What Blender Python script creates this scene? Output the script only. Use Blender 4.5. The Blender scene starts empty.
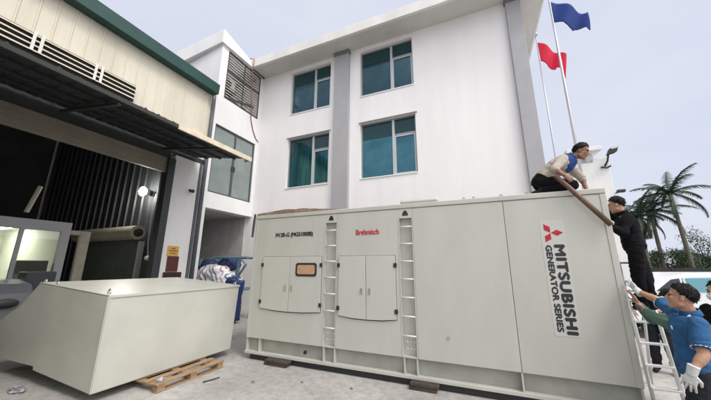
import bpy, bmesh, math, random
from mathutils import Vector, Matrix, noise
random.seed(7)
R = math.radians
scene = bpy.context.scene
col = scene.collection

# ------------------------------------------------------------------ camera
# world: X runs along the generator's long face, Y into the yard, Z up, metres
cam = bpy.data.cameras.new('camera')
cam.sensor_width = 36.0
cam.lens = 36.0 * 282.9 / 711.0
cam.clip_start = 0.05
cam.clip_end = 3000
cam_o = bpy.data.objects.new('camera', cam)
col.objects.link(cam_o)
yaw, tilt, roll = R(23.23), R(13.02), R(0.19)
f_ = Vector((-math.sin(yaw) * math.cos(tilt), math.cos(yaw) * math.cos(tilt), math.sin(tilt)))
r_ = Vector((math.cos(yaw), math.sin(yaw), 0))
u_ = r_.cross(f_)
r2 = r_ * math.cos(roll) + u_ * math.sin(roll)
u2 = -r_ * math.sin(roll) + u_ * math.cos(roll)
cam_o.matrix_world = Matrix(((r2.x, u2.x, -f_.x, 0), (r2.y, u2.y, -f_.y, 0), (r2.z, u2.z, -f_.z, 1.78), (0, 0, 0, 1)))
scene.camera = cam_o

# ------------------------------------------------------------------ sky, sun, exposure
SUN_AZ = Vector((0.84, -0.40, 0.0)).normalized()      # towards the sun (veiled by cloud, behind the photographer's right)
SUN_EL = R(52)
world = bpy.data.worlds.new('World')
scene.world = world
world.use_nodes = True
wn, wl = world.node_tree.nodes, world.node_tree.links
wn.clear()
w_out = wn.new('ShaderNodeOutputWorld')
w_bg = wn.new('ShaderNodeBackground')
w_bg.inputs['Strength'].default_value = 0.12
sky = wn.new('ShaderNodeTexSky')
sky.sky_type = 'NISHITA'
sky.sun_disc = False
sky.sun_elevation = SUN_EL
sky.sun_rotation = math.atan2(SUN_AZ.x, SUN_AZ.y)
sky.air_density = 1.0
sky.dust_density = 2.0
w_tc = wn.new('ShaderNodeTexCoord')
w_map = wn.new('ShaderNodeMapping')
w_map.inputs['Scale'].default_value = (1.0, 1.0, 2.2)
w_no = wn.new('ShaderNodeTexNoise')
w_no.inputs['Scale'].default_value = 2.2
w_no.inputs['Detail'].default_value = 6
w_no.inputs['Roughness'].default_value = 0.5
w_no.inputs['Distortion'].default_value = 0.5
wl.new(w_tc.outputs['Generated'], w_map.inputs['Vector'])
wl.new(w_map.outputs['Vector'], w_no.inputs['Vector'])
w_cr = wn.new('ShaderNodeValToRGB')
w_cr.color_ramp.elements[0].position = 0.30
w_cr.color_ramp.elements[0].color = (6.0, 6.45, 7.7, 1)
w_cr.color_ramp.elements[1].position = 0.72
w_cr.color_ramp.elements[1].color = (7.0, 7.25, 8.1, 1)
wl.new(w_no.outputs['Fac'], w_cr.inputs['Fac'])
# thin overcast is brightest round the veiled sun: multiply the cloud layer by a lobe about its direction
w_dot = wn.new('ShaderNodeVectorMath'); w_dot.operation = 'DOT_PRODUCT'
w_dot.inputs[1].default_value = (SUN_AZ.x * math.cos(SUN_EL), SUN_AZ.y * math.cos(SUN_EL), math.sin(SUN_EL))
wl.new(w_tc.outputs['Generated'], w_dot.inputs[0])
w_mr = wn.new('ShaderNodeMapRange')
w_mr.inputs['From Min'].default_value = 0.55
w_mr.inputs['From Max'].default_value = 1.0
w_mr.inputs['To Min'].default_value = 0.0
w_mr.inputs['To Max'].default_value = 3.8
wl.new(w_dot.outputs['Value'], w_mr.inputs['Value'])
w_mul = wn.new('ShaderNodeVectorMath'); w_mul.operation = 'SCALE'
w_mul.inputs[0].default_value = (7.0, 6.5, 5.9)
wl.new(w_mr.outputs['Result'], w_mul.inputs['Scale'])
w_add = wn.new('ShaderNodeVectorMath'); w_add.operation = 'ADD'
wl.new(w_cr.outputs['Color'], w_add.inputs[0])
wl.new(w_mul.outputs['Vector'], w_add.inputs[1])
w_mix = wn.new('ShaderNodeMix'); w_mix.data_type = 'RGBA'
w_mix.inputs['Factor'].default_value = 0.88
wl.new(sky.outputs['Color'], w_mix.inputs['A'])
wl.new(w_add.outputs['Vector'], w_mix.inputs['B'])
wl.new(w_mix.outputs['Result'], w_bg.inputs['Color'])
wl.new(w_bg.outputs['Background'], w_out.inputs['Surface'])

sun = bpy.data.lights.new('sun', 'SUN')
sun.energy = 1.5
sun.angle = R(14)
sun.color = (1.0, 0.96, 0.89)
sun_o = bpy.data.objects.new('sun', sun)
col.objects.link(sun_o)
sd = Vector((SUN_AZ.x * math.cos(SUN_EL), SUN_AZ.y * math.cos(SUN_EL), math.sin(SUN_EL)))
sun_o.rotation_euler = sd.to_track_quat('Z', 'Y').to_euler()

vs = scene.view_settings
vs.view_transform = 'Standard'
vs.look = 'None'
vs.exposure = 0.0
vs.gamma = 1.0
vs.use_curve_mapping = False
scene.cycles.max_bounces = 8

# ------------------------------------------------------------------ materials
def mat(name, c, rough=0.6, metal=0.0, var=0.0, vscale=3.0, bump=0.0, bscale=30.0, c2=None, spec=None, stretch=None, trans=0.0):
    m = bpy.data.materials.new(name)
    m.use_nodes = True
    n, l = m.node_tree.nodes, m.node_tree.links
    b = n['Principled BSDF']
    b.inputs['Base Color'].default_value = (*c, 1)
    b.inputs['Roughness'].default_value = rough
    b.inputs['Metallic'].default_value = metal
    if spec is not None: b.inputs['Specular IOR Level'].default_value = spec
    if trans: b.inputs['Transmission Weight'].default_value = trans
    tc = n.new('ShaderNodeTexCoord')
    src = tc.outputs['Object']
    if stretch:
        mp = n.new('ShaderNodeMapping'); mp.inputs['Scale'].default_value = stretch
        l.new(src, mp.inputs['Vector']); src = mp.outputs['Vector']
    if var > 0 or c2:
        no = n.new('ShaderNodeTexNoise')
        no.inputs['Scale'].default_value = vscale
        no.inputs['Detail'].default_value = 7
        no.inputs['Roughness'].default_value = 0.62
        l.new(src, no.inputs['Vector'])
        cr = n.new('ShaderNodeValToRGB')
        ca = c2 if c2 else tuple(x * (1 - var) for x in c)
        cb = c if c2 else tuple(min(1, x * (1 + var * 0.6)) for x in c)
        cr.color_ramp.elements[0].position = 0.32; cr.color_ramp.elements[0].color = (*ca, 1)
        cr.color_ramp.elements[1].position = 0.68; cr.color_ramp.elements[1].color = (*cb, 1)
        l.new(no.outputs['Fac'], cr.inputs['Fac'])
        l.new(cr.outputs['Color'], b.inputs['Base Color'])
        rr = n.new('ShaderNodeMapRange')
        rr.inputs['To Min'].default_value = min(1, rough + 0.1); rr.inputs['To Max'].default_value = max(0.02, rough - 0.08)
        l.new(no.outputs['Fac'], rr.inputs['Value']); l.new(rr.outputs['Result'], b.inputs['Roughness'])
    if bump > 0:
        nb = n.new('ShaderNodeTexNoise'); nb.inputs['Scale'].default_value = bscale; nb.inputs['Detail'].default_value = 4
        l.new(src, nb.inputs['Vector'])
        bp = n.new('ShaderNodeBump'); bp.inputs['Strength'].default_value = bump; bp.inputs['Distance'].default_value = 0.02
        l.new(nb.outputs['Fac'], bp.inputs['Height']); l.new(bp.outputs['Normal'], b.inputs['Normal'])
    return m

def emit(name, c, s):
    m = bpy.data.materials.new(name); m.use_nodes = True
    n, l = m.node_tree.nodes, m.node_tree.links
    n.clear()
    o = n.new('ShaderNodeOutputMaterial'); e = n.new('ShaderNodeEmission')
    e.inputs['Color'].default_value = (*c, 1); e.inputs['Strength'].default_value = s
    l.new(e.outputs['Emission'], o.inputs['Surface'])
    return m

def pane(name, tint, gloss=0.12):
    m = bpy.data.materials.new(name); m.use_nodes = True
    n, l = m.node_tree.nodes, m.node_tree.links
    n.clear()
    o = n.new('ShaderNodeOutputMaterial'); t = n.new('ShaderNodeBsdfTransparent'); g = n.new('ShaderNodeBsdfGlossy'); mx = n.new('ShaderNodeMixShader')
    t.inputs['Color'].default_value = (*tint, 1); g.inputs['Roughness'].default_value = 0.03; mx.inputs['Fac'].default_value = gloss
    l.new(t.outputs[0], mx.inputs[1]); l.new(g.outputs[0], mx.inputs[2]); l.new(mx.outputs[0], o.inputs['Surface'])
    return m

M = {}
M['wall_white'] = mat('white_plaster', (0.80, 0.785, 0.79), 0.8, var=0.05, vscale=1.0, bump=0.15, bscale=60, stretch=(1.6, 1.6, 0.22))
M['annex_white'] = mat('annex_plaster', (0.74, 0.74, 0.75), 0.8, var=0.10, vscale=0.9, bump=0.15, bscale=60, stretch=(1, 1, 0.35))
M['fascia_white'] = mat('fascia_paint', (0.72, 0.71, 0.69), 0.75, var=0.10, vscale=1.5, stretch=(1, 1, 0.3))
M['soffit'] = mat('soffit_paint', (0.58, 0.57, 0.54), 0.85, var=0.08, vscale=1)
M['pilaster'] = mat('grey_pilaster_paint', (0.36, 0.36, 0.38), 0.7, var=0.06, vscale=1.5)
M['cap_grey'] = mat('dark_grey_cap', (0.16, 0.16, 0.18), 0.7)
M['gen'] = mat('genset_paint', (0.452, 0.455, 0.415), 0.36, var=0.11, vscale=1.1, bump=0.06, bscale=1.6, stretch=(1, 1, 0.35))
M['gen_darker'] = mat('genset_frame_tone', (0.33, 0.335, 0.30), 0.5, var=0.2, vscale=2.5)  # darker and more mottled than the housing
M['gen_door'] = mat('genset_door_paint', (0.468, 0.472, 0.43), 0.33, var=0.08, vscale=1.6, bump=0.06, bscale=2.2, stretch=(1, 1, 0.4))
M['hood'] = mat('hood_paint', (0.468, 0.472, 0.43), 0.34, var=0.11, vscale=1.2, bump=0.07, bscale=1.8)
M['black'] = mat('black_rubber', (0.018, 0.018, 0.02), 0.55)
M['dark_gap'] = mat('dark_steel', (0.03, 0.03, 0.03), 0.7)
M['chrome'] = mat('chrome', (0.6, 0.6, 0.6), 0.25, metal=1.0)
M['rung'] = mat('rung_paint', (0.62, 0.63, 0.58), 0.45)
M['letter_black'] = mat('black_letter_vinyl', (0.02, 0.02, 0.022), 0.4)
M['letter_red'] = mat('red_letter_vinyl', (0.42, 0.03, 0.05), 0.4)
M['emblem_red'] = mat('red_emblem_vinyl', (0.40, 0.010, 0.02), 0.35)
M['sticker'] = mat('pale_sticker', (0.47, 0.48, 0.455), 0.4)
M['orange_pane'] = mat('amber_board', (0.46, 0.27, 0.16), 0.6, var=0.2, vscale=8)
M['cream'] = mat('cream_cladding', (0.62, 0.585, 0.49), 0.55, var=0.16, vscale=0.7, stretch=(1, 1, 0.15))
M['green'] = mat('green_trim', (0.005, 0.050, 0.044), 0.5, var=0.15)
M['canopy'] = mat('canopy_sheet', (0.018, 0.022, 0.028), 0.55, var=0.3, vscale=2)
M['canopy_trim'] = mat('canopy_cream_trim', (0.62, 0.55, 0.42), 0.6, var=0.2, vscale=4)
M['shutter'] = mat('shutter_slats', (0.22, 0.20, 0.15), 0.55, var=0.15, vscale=1.5)
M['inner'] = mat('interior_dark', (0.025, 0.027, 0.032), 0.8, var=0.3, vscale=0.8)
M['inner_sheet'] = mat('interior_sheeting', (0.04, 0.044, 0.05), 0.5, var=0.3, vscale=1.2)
M['roll'] = mat('rolled_shutter', (0.36, 0.33, 0.27), 0.6, var=0.15)
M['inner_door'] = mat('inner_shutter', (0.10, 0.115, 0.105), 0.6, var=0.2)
M['pipe'] = mat('drain_pipe_grey', (0.10, 0.11, 0.13), 0.5, var=0.15)
M['jamb'] = mat('dark_jamb', (0.03, 0.034, 0.04), 0.5)
M['frame_alu'] = mat('window_aluminium', (0.28, 0.29, 0.30), 0.4, metal=0.5)
M['frame_light'] = mat('window_mullion', (0.50, 0.51, 0.52), 0.45, metal=0.3)
M['frame_dark'] = mat('dark_window_frame', (0.07, 0.075, 0.08), 0.5)
M['teal'] = mat('teal_reflective_glass', (0.10, 0.33, 0.40), 0.05, metal=0.85, bump=0.015, bscale=1.2)
M['reflection_band'] = mat('soffit_reflection_glass', (0.010, 0.045, 0.055), 0.06, bump=0.015, bscale=1.2)  # dark reflection of the soffit put into the glass colour
M['glass_upper'] = mat('upper_storey_glass', (0.075, 0.135, 0.160), 0.05, metal=0.8, bump=0.07, bscale=1.3, c2=(0.035, 0.075, 0.092), vscale=0.9)
M['glass_curtain'] = mat('curtained_glass', (0.022, 0.105, 0.125), 0.07, metal=0.6, var=0.6, vscale=1.0, stretch=(9, 1, 0.5))
M['glass_cyan'] = mat('cyan_glass', (0.105, 0.255, 0.295), 0.05, metal=0.8, bump=0.07, bscale=1.1, c2=(0.045, 0.15, 0.18), vscale=1.1)
M['frosted'] = mat('frosted_glass', (0.22, 0.26, 0.26), 0.25, var=0.2, vscale=1.5, spec=0.8)
M['clear'] = pane('clear_pane', (0.90, 0.93, 0.90))
M['office_wall'] = mat('office_paint', (0.74, 0.75, 0.66), 0.8)
M['office_lamp'] = emit('office_tube', (1.0, 1.0, 0.88), 30.0)
M['flood'] = emit('work_lamp', (1.0, 0.97, 0.86), 220.0)
M['grille'] = mat('grille_bar', (0.52, 0.50, 0.48), 0.5, var=0.2)
M['grille_dark'] = mat('rusty_bracket', (0.05, 0.045, 0.04), 0.8)
M['passage'] = mat('passage_shade_plaster', (0.42, 0.415, 0.41), 0.85, var=0.15)  # greyer than the white plaster: the passage's shade put into the colour
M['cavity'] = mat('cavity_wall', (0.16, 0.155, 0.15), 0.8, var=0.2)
M['ac'] = mat('ac_casing', (0.55, 0.55, 0.53), 0.5, var=0.1)
M['red_cable'] = mat('red_hose', (0.26, 0.06, 0.055), 0.6)
M['yellow_sign'] = mat('yellow_sign', (0.62, 0.36, 0.07), 0.5)
M['maroon'] = mat('maroon_board', (0.10, 0.022, 0.02), 0.5, var=0.2)
M['maroon_dark'] = mat('dark_maroon_cabinet', (0.035, 0.012, 0.015), 0.4)
M['pallet'] = mat('pallet_wood', (0.30, 0.20, 0.115), 0.9, var=0.5, vscale=6, stretch=(6, 0.6, 6))
M['timber'] = mat('old_timber', (0.055, 0.042, 0.034), 0.85, var=0.4, vscale=8)
M['post'] = mat('brown_post', (0.13, 0.075, 0.05), 0.55, var=0.35, vscale=9)
M['blue_steel'] = mat('blue_grey_rack', (0.11, 0.18, 0.24), 0.5, var=0.15)
M['blue_plastic'] = mat('blue_tarp', (0.006, 0.022, 0.10), 0.55, var=0.4, vscale=5, bump=0.4, bscale=10)
M['navy_plastic'] = mat('navy_sack', (0.008, 0.022, 0.08), 0.6, var=0.25, vscale=5)
M['alu'] = mat('ladder_aluminium', (0.68, 0.69, 0.70), 0.35, metal=0.55)
M['flag_blue'] = mat('blue_flag_cloth', (0.008, 0.034, 0.19), 0.85)
M['flag_red'] = mat('red_flag_cloth', (0.62, 0.012, 0.05), 0.8)
M['flag_star'] = mat('yellow_star', (0.75, 0.30, 0.05), 0.8)
M['pole'] = mat('pole_steel', (0.42, 0.42, 0.44), 0.35, metal=0.7)
M['tower'] = mat('tower_paint', (0.68, 0.69, 0.68), 0.7, var=0.08, vscale=0.7)
M['car_white'] = mat('white_car_paint', (0.78, 0.79, 0.80), 0.2, spec=0.6)
M['car_glass'] = mat('car_glass_dark', (0.03, 0.045, 0.055), 0.05, spec=0.9)
M['car_glass_sky'] = mat('car_glass_sky_reflection', (0.22, 0.48, 0.58), 0.06, metal=0.6)  # reflected sky painted into the side window colour
M['car_grey'] = mat('grey_car_paint', (0.09, 0.095, 0.11), 0.25, spec=0.6)
M['tyre'] = mat('tyre', (0.02, 0.02, 0.02), 0.8)
M['fence'] = mat('black_fence', (0.012, 0.013, 0.014), 0.6)
M['skin'] = mat('skin', (0.40, 0.22, 0.145), 0.5, var=0.10, vscale=12)
M['skin_dark'] = mat('tanned_skin', (0.26, 0.13, 0.085), 0.5, var=0.12, vscale=12)
M['hair'] = mat('black_hair', (0.006, 0.005, 0.005), 0.6, bump=0.8, bscale=110, spec=0.25)
M['eye'] = mat('eye_dark', (0.02, 0.015, 0.012), 0.15)
M['beige_shirt'] = mat('beige_work_jacket', (0.40, 0.35, 0.30), 0.85, var=0.18, vscale=9, bump=0.3, bscale=40)
M['blue_collar'] = mat('blue_panel_cloth', (0.008, 0.034, 0.17), 0.85)
M['dark_cloth'] = mat('black_cloth', (0.006, 0.006, 0.008), 0.95, var=0.3, vscale=9, spec=0.15)
M['polo'] = mat('blue_polo', (0.014, 0.085, 0.215), 0.9, var=0.3, vscale=8, bump=0.25, bscale=60)
M['navy_cloth'] = mat('navy_trousers', (0.007, 0.009, 0.015), 0.9, var=0.3, vscale=9)
M['green_shirt'] = mat('grey_green_shirt', (0.085, 0.16, 0.13), 0.85, var=0.2, vscale=8)
M['white_cloth'] = mat('white_cloth', (0.72, 0.73, 0.75), 0.85, var=0.08, vscale=10, bump=0.2, bscale=80)
M['glove'] = mat('knit_glove', (0.60, 0.62, 0.63), 0.9, var=0.22, vscale=25, bump=0.5, bscale=160)
M['shoe'] = mat('shoe', (0.018, 0.018, 0.018), 0.9, spec=0.2)
M['grey_shirt'] = mat('grey_tshirt', (0.30, 0.31, 0.34), 0.85)
M['trunk'] = mat('palm_trunk', (0.13, 0.11, 0.09), 0.9, var=0.3, vscale=6, stretch=(1, 1, 4))
M['bark'] = mat('bark', (0.08, 0.06, 0.045), 0.9, var=0.3, vscale=6)
M['palm_leaf'] = mat('palm_leaf', (0.028, 0.052, 0.028), 0.6, var=0.4, vscale=1.5)
M['palm_dry'] = mat('dry_palm_leaf', (0.13, 0.10, 0.055), 0.7, var=0.3, vscale=3)
M['leaf_a'] = mat('leaf_green', (0.045, 0.085, 0.033), 0.6, var=0.45, vscale=1.2)
M['leaf_b'] = mat('leaf_dark', (0.034, 0.060, 0.030), 0.6, var=0.45, vscale=1.2)
M['litter'] = mat('plastic_wrap', (0.55, 0.56, 0.62), 0.3, c2=(0.06, 0.06, 0.08), vscale=18)
M['torn'] = mat('torn_sheet_brown', (0.24, 0.17, 0.13), 0.8, var=0.5, vscale=7)
M['roof_grey'] = mat('roof_grey', (0.35, 0.35, 0.36), 0.8)
M['roof_pale'] = mat('pale_roof', (0.60, 0.60, 0.60), 0.8)

def striped():
    m = bpy.data.materials.new('striped_tarpaulin'); m.use_nodes = True
    n, l = m.node_tree.nodes, m.node_tree.links
    b = n['Principled BSDF']; b.inputs['Roughness'].default_value = 0.6
    tc = n.new('ShaderNodeTexCoord'); mp = n.new('ShaderNodeMapping'); mp.inputs['Rotation'].default_value = (0.2, 0.5, 0.35)
    w = n.new('ShaderNodeTexWave'); w.inputs['Scale'].default_value = 0.75; w.inputs['Distortion'].default_value = 0.35; w.inputs['Detail'].default_value = 1; w.wave_profile = 'SAW'
    cr = n.new('ShaderNodeValToRGB'); cr.color_ramp.interpolation = 'CONSTANT'
    e = cr.color_ramp.elements
    e[0].position = 0; e[0].color = (0.66, 0.66, 0.68, 1)
    e[1].position = 0.33; e[1].color = (0.36, 0.17, 0.20, 1)
    for p, c in ((0.40, (0.66, 0.66, 0.68)), (0.62, (0.06, 0.09, 0.20)), (0.70, (0.64, 0.64, 0.66)), (0.88, (0.13, 0.16, 0.24))):
        k = e.new(p); k.color = (*c, 1)
    l.new(tc.outputs['Object'], mp.inputs['Vector']); l.new(mp.outputs['Vector'], w.inputs['Vector'])
    l.new(w.outputs['Fac'], cr.inputs['Fac']); l.new(cr.outputs['Color'], b.inputs['Base Color'])
    return m
M['striped'] = striped()

def concrete():
    m = bpy.data.materials.new('concrete_yard'); m.use_nodes = True
    n, l = m.node_tree.nodes, m.node_tree.links
    b = n['Principled BSDF']; b.inputs['Roughness'].default_value = 0.85
    tc = n.new('ShaderNodeTexCoord')
    n1 = n.new('ShaderNodeTexNoise'); n1.inputs['Scale'].default_value = 0.55; n1.inputs['Detail'].default_value = 9; n1.inputs['Roughness'].default_value = 0.65; n1.inputs['Distortion'].default_value = 0.4
    n2 = n.new('ShaderNodeTexNoise'); n2.inputs['Scale'].default_value = 9; n2.inputs['Detail'].default_value = 8; n2.inputs['Roughness'].default_value = 0.7
    n3 = n.new('ShaderNodeTexNoise'); n3.inputs['Scale'].default_value = 90; n3.inputs['Detail'].default_value = 3
    c1 = n.new('ShaderNodeValToRGB')
    c1.color_ramp.elements[0].position = 0.33; c1.color_ramp.elements[0].color = (0.255, 0.248, 0.24, 1)
    c1.color_ramp.elements[1].position = 0.66; c1.color_ramp.elements[1].color = (0.42, 0.41, 0.395, 1)
    c2 = n.new('ShaderNodeValToRGB')
    c2.color_ramp.elements[0].position = 0.34; c2.color_ramp.elements[0].color = (0.68, 0.67, 0.66, 1)
    c2.color_ramp.elements[1].position = 0.58; c2.color_ramp.elements[1].color = (1, 1, 1, 1)
    mx = n.new('ShaderNodeMix'); mx.data_type = 'RGBA'; mx.blend_type = 'MULTIPLY'; mx.inputs['Factor'].default_value = 0.8
    for k in (n1, n2, n3): l.new(tc.outputs['Object'], k.inputs['Vector'])
    l.new(n1.outputs['Fac'], c1.inputs['Fac']); l.new(n2.outputs['Fac'], c2.inputs['Fac'])
    l.new(c1.outputs['Color'], mx.inputs['A']); l.new(c2.outputs['Color'], mx.inputs['B'])
    # hairline cracks
    vo = n.new('ShaderNodeTexVoronoi'); vo.feature = 'DISTANCE_TO_EDGE'; vo.inputs['Scale'].default_value = 0.33
    mpv = n.new('ShaderNodeMapping'); ns = n.new('ShaderNodeTexNoise'); ns.inputs['Scale'].default_value = 1.6; ns.inputs['Detail'].default_value = 5
    ad = n.new('ShaderNodeVectorMath'); ad.operation = 'ADD'
    l.new(tc.outputs['Object'], ns.inputs['Vector']); l.new(tc.outputs['Object'], ad.inputs[0]); l.new(ns.outputs['Color'], ad.inputs[1])
    l.new(ad.outputs['Vector'], vo.inputs['Vector'])
    lt = n.new('ShaderNodeMapRange'); lt.inputs['From Max'].default_value = 0.005; lt.inputs['To Min'].default_value = 0.78; lt.inputs['To Max'].default_value = 1.0
    l.new(vo.outputs['Distance'], lt.inputs['Value'])
    m2 = n.new('ShaderNodeVectorMath'); m2.operation = 'SCALE'
    l.new(mx.outputs['Result'], m2.inputs[0]); l.new(lt.outputs['Result'], m2.inputs['Scale'])
    l.new(m2.outputs['Vector'], b.inputs['Base Color'])
    bp = n.new('ShaderNodeBump'); bp.inputs['Strength'].default_value = 0.35; bp.inputs['Distance'].default_value = 0.006
    l.new(n3.outputs['Fac'], bp.inputs['Height']); l.new(bp.outputs['Normal'], b.inputs['Normal'])
    return m
M['concrete'] = concrete()

# ------------------------------------------------------------------ helpers
def V(*a): return Vector(a)

def empty(name, label, cat, loc=(0, 0, 0), group=None):
    o = bpy.data.objects.new(name, None); o.empty_display_size = 0.2
    o.location = loc; col.objects.link(o)
    o['label'] = label; o['category'] = cat
    if group: o['group'] = group
    return o

def tag(o, label, cat, group=None):
    o['label'] = label; o['category'] = cat
    if group: o['group'] = group
    return o

def link(name, bm, material, parent=None, smooth=False, bevel=0.0, seg=2):
    bmesh.ops.recalc_face_normals(bm, faces=bm.faces)
    me = bpy.data.meshes.new(name); bm.to_mesh(me); bm.free()
    return link_mesh(name, me, material, parent, smooth, bevel, seg)

def wloc(o):
    v = Vector(o.location); p = o.parent
    while p: v += p.location; p = p.parent
    return v

def link_mesh(name, me, material, parent=None, smooth=False, bevel=0.0, seg=2):
    """mesh data is written in world coordinates; shift it so the object hangs from its parent or sits at its own base"""
    o = bpy.data.objects.new(name, me); col.objects.link(o)
    xs = [v.co for v in me.vertices]
    base = Vector(((min(v.x for v in xs) + max(v.x for v in xs)) / 2, (min(v.y for v in xs) + max(v.y for v in xs)) / 2, min(v.z for v in xs)))
    me.transform(Matrix.Translation(-base))
    if parent:
        o.parent = parent
        o.location = base - wloc(parent)
    else:
        o.location = base
    me.materials.append(material)
    if smooth:
        for p in me.polygons: p.use_smooth = True
    if bevel > 0:
        b = o.modifiers.new('bevel', 'BEVEL'); b.width = bevel; b.segments = seg; b.limit_method = 'ANGLE'; b.angle_limit = R(40)
    return o

def box(bm, x0, x1, y0, y1, z0, z1):
    vs_ = [bm.verts.new((x, y, z)) for z in (z0, z1) for y in (y0, y1) for x in (x0, x1)]
    for f in ((0, 2, 3, 1), (4, 5, 7, 6), (0, 1, 5, 4), (2, 6, 7, 3), (0, 4, 6, 2), (1, 3, 7, 5)):
        bm.faces.new([vs_[i] for i in f])

def bx(name, material, parent, *bounds, bevel=0.0, smooth=False):
    bm = bmesh.new()
    for b in bounds: box(bm, *b)
    return link(name, bm, material, parent, smooth, bevel)

def bxs(name, material, parent, *bounds, bevel=0.0):
    for b in bounds: o = bx(name, material, parent, b, bevel=bevel)
    return o

def prism(bm, pts, axis, a, b):
    """closed polygon pts (2D) extruded along axis from a to b"""
    def p(q, t):
        if axis == 'X': return (t, q[0], q[1])
        if axis == 'Y': return (q[0], t, q[1])
        return (q[0], q[1], t)
    A = [bm.verts.new(p(q, a)) for q in pts]; B = [bm.verts.new(p(q, b)) for q in pts]
    n = len(pts)
    bm.faces.new(A); bm.faces.new(list(reversed(B)))
    for i in range(n): bm.faces.new((A[i], A[(i + 1) % n], B[(i + 1) % n], B[i]))

def ring(bm, c, u, v, n):
    return [bm.verts.new(c + u * math.cos(2 * math.pi * i / n) + v * math.sin(2 * math.pi * i / n)) for i in range(n)]

def bridge(bm, A, B):
    n = len(A)
    for i in range(n): bm.faces.new((A[i], A[(i + 1) % n], B[(i + 1) % n], B[i]))

def frame_of(d):
    d = d.normalized()
    a = Vector((0, 0, 1)) if abs(d.z) < 0.9 else Vector((1, 0, 0))
    u = d.cross(a).normalized(); v = d.cross(u).normalized()
    return u, v

def tube(bm, pts, rad, n=10):
    pts = [Vector(p) for p in pts]
    rs = rad if isinstance(rad, (list, tuple)) else [rad] * len(pts)
    rings = []
    for i, p in enumerate(pts):
        d = (pts[min(i + 1, len(pts) - 1)] - pts[max(i - 1, 0)])
        u, v = frame_of(d)
        if rings:      # keep rings aligned
            pu = rings[-1][1]
            u = (pu - d.normalized() * pu.dot(d.normalized())).normalized(); v = d.normalized().cross(u)
        rings.append((ring(bm, p, u * rs[i], v * rs[i], n), u))
    for a, b in zip(rings, rings[1:]): bridge(bm, a[0], b[0])
    bm.faces.new(list(reversed(rings[0][0]))); bm.faces.new(rings[-1][0])

def capsule(bm, p0, p1, r0, r1, n=14):
    p0, p1 = Vector(p0), Vector(p1); d = (p1 - p0).normalized()
    u, v = frame_of(d)
    rings = []
    for k in (80, 55, 28, 0): rings.append(ring(bm, p0 - d * r0 * math.sin(R(k)), u * r0 * math.cos(R(k)), v * r0 * math.cos(R(k)), n))
    for k in (0, 28, 55, 80): rings.append(ring(bm, p1 + d * r1 * math.sin(R(k)), u * r1 * math.cos(R(k)), v * r1 * math.cos(R(k)), n))
    for a, b in zip(rings, rings[1:]): bridge(bm, a, b)
    bm.faces.new(list(reversed(rings[0]))); bm.faces.new(rings[-1])

def cone(bm, p0, p1, r0, r1, n=16):
    """tapered tube with flat ends"""
    p0, p1 = Vector(p0), Vector(p1); u, v = frame_of(p1 - p0)
    a = ring(bm, p0, u * r0, v * r0, n); b = ring(bm, p1, u * r1, v * r1, n)
    bridge(bm, a, b); bm.faces.new(list(reversed(a))); bm.faces.new(b)

def ellipsoid(bm, c, ax, ay, az, n=18, m=12, fn=None):
    c = Vector(c); rows = []
    for j in range(1, m):
        t = math.pi * j / m; row = []
        for i in range(n):
            a = 2 * math.pi * i / n
            l = Vector((math.sin(t) * math.cos(a), math.sin(t) * math.sin(a), math.cos(t)))
            s = fn(l) if fn else 1.0
            row.append(bm.verts.new(c + (ax * l.x + ay * l.y + az * l.z) * s))
        rows.append(row)
    top = bm.verts.new(c + az * (fn(Vector((0, 0, 1))) if fn else 1)); bot = bm.verts.new(c - az * (fn(Vector((0, 0, -1))) if fn else 1))
    for a, b in zip(rows, rows[1:]): bridge(bm, a, b)
    for i in range(n):
        bm.faces.new((top, rows[0][i], rows[0][(i + 1) % n])); bm.faces.new((bot, rows[-1][(i + 1) % n], rows[-1][i]))

def loft(bm, secs, n=24):
    """secs: (centre, half-width vector, half-depth vector)"""
    rings = [ring(bm, Vector(c), u, v, n) for c, u, v in secs]
    for a, b in zip(rings, rings[1:]): bridge(bm, a, b)
    bm.faces.new(list(reversed(rings[0]))); bm.faces.new(rings[-1])

def remeshed(name, bm, material, parent, voxel=0.006, it=4, wr=0.0, wscale=9.0, seed=0.0, fac=0.5):
    """weld overlapping shapes into ONE continuous skin"""
    bmesh.ops.recalc_face_normals(bm, faces=bm.faces)
    me = bpy.data.meshes.new(name); bm.to_mesh(me); bm.free()
    o = bpy.data.objects.new(name, me); col.objects.link(o)
    r = o.modifiers.new('r', 'REMESH'); r.mode = 'VOXEL'; r.voxel_size = voxel
    s = o.modifiers.new('s', 'SMOOTH'); s.iterations = it; s.factor = fac
    dg = bpy.context.evaluated_depsgraph_get(); dg.update()
    me2 = bpy.data.meshes.new_from_object(o.evaluated_get(dg))
    bpy.data.objects.remove(o); bpy.data.meshes.remove(me)
    if wr > 0:
        cos = [(v, v.co.copy(), v.normal.copy()) for v in me2.vertices]
        for v, c, nn in cos:
            q = Vector((c.x * wscale, c.y * wscale, c.z * wscale * 1.7)) + Vector((seed, seed, seed))
            k = noise.noise(q + noise.noise_vector(q * 0.5) * 1.2)
            k = (1 - abs(k) * 2.4)          # ridges like folds in cloth
            v.co = c + nn * wr * k
    me2.name = name
    return link_mesh(name, me2, material, parent, smooth=True)

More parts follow.
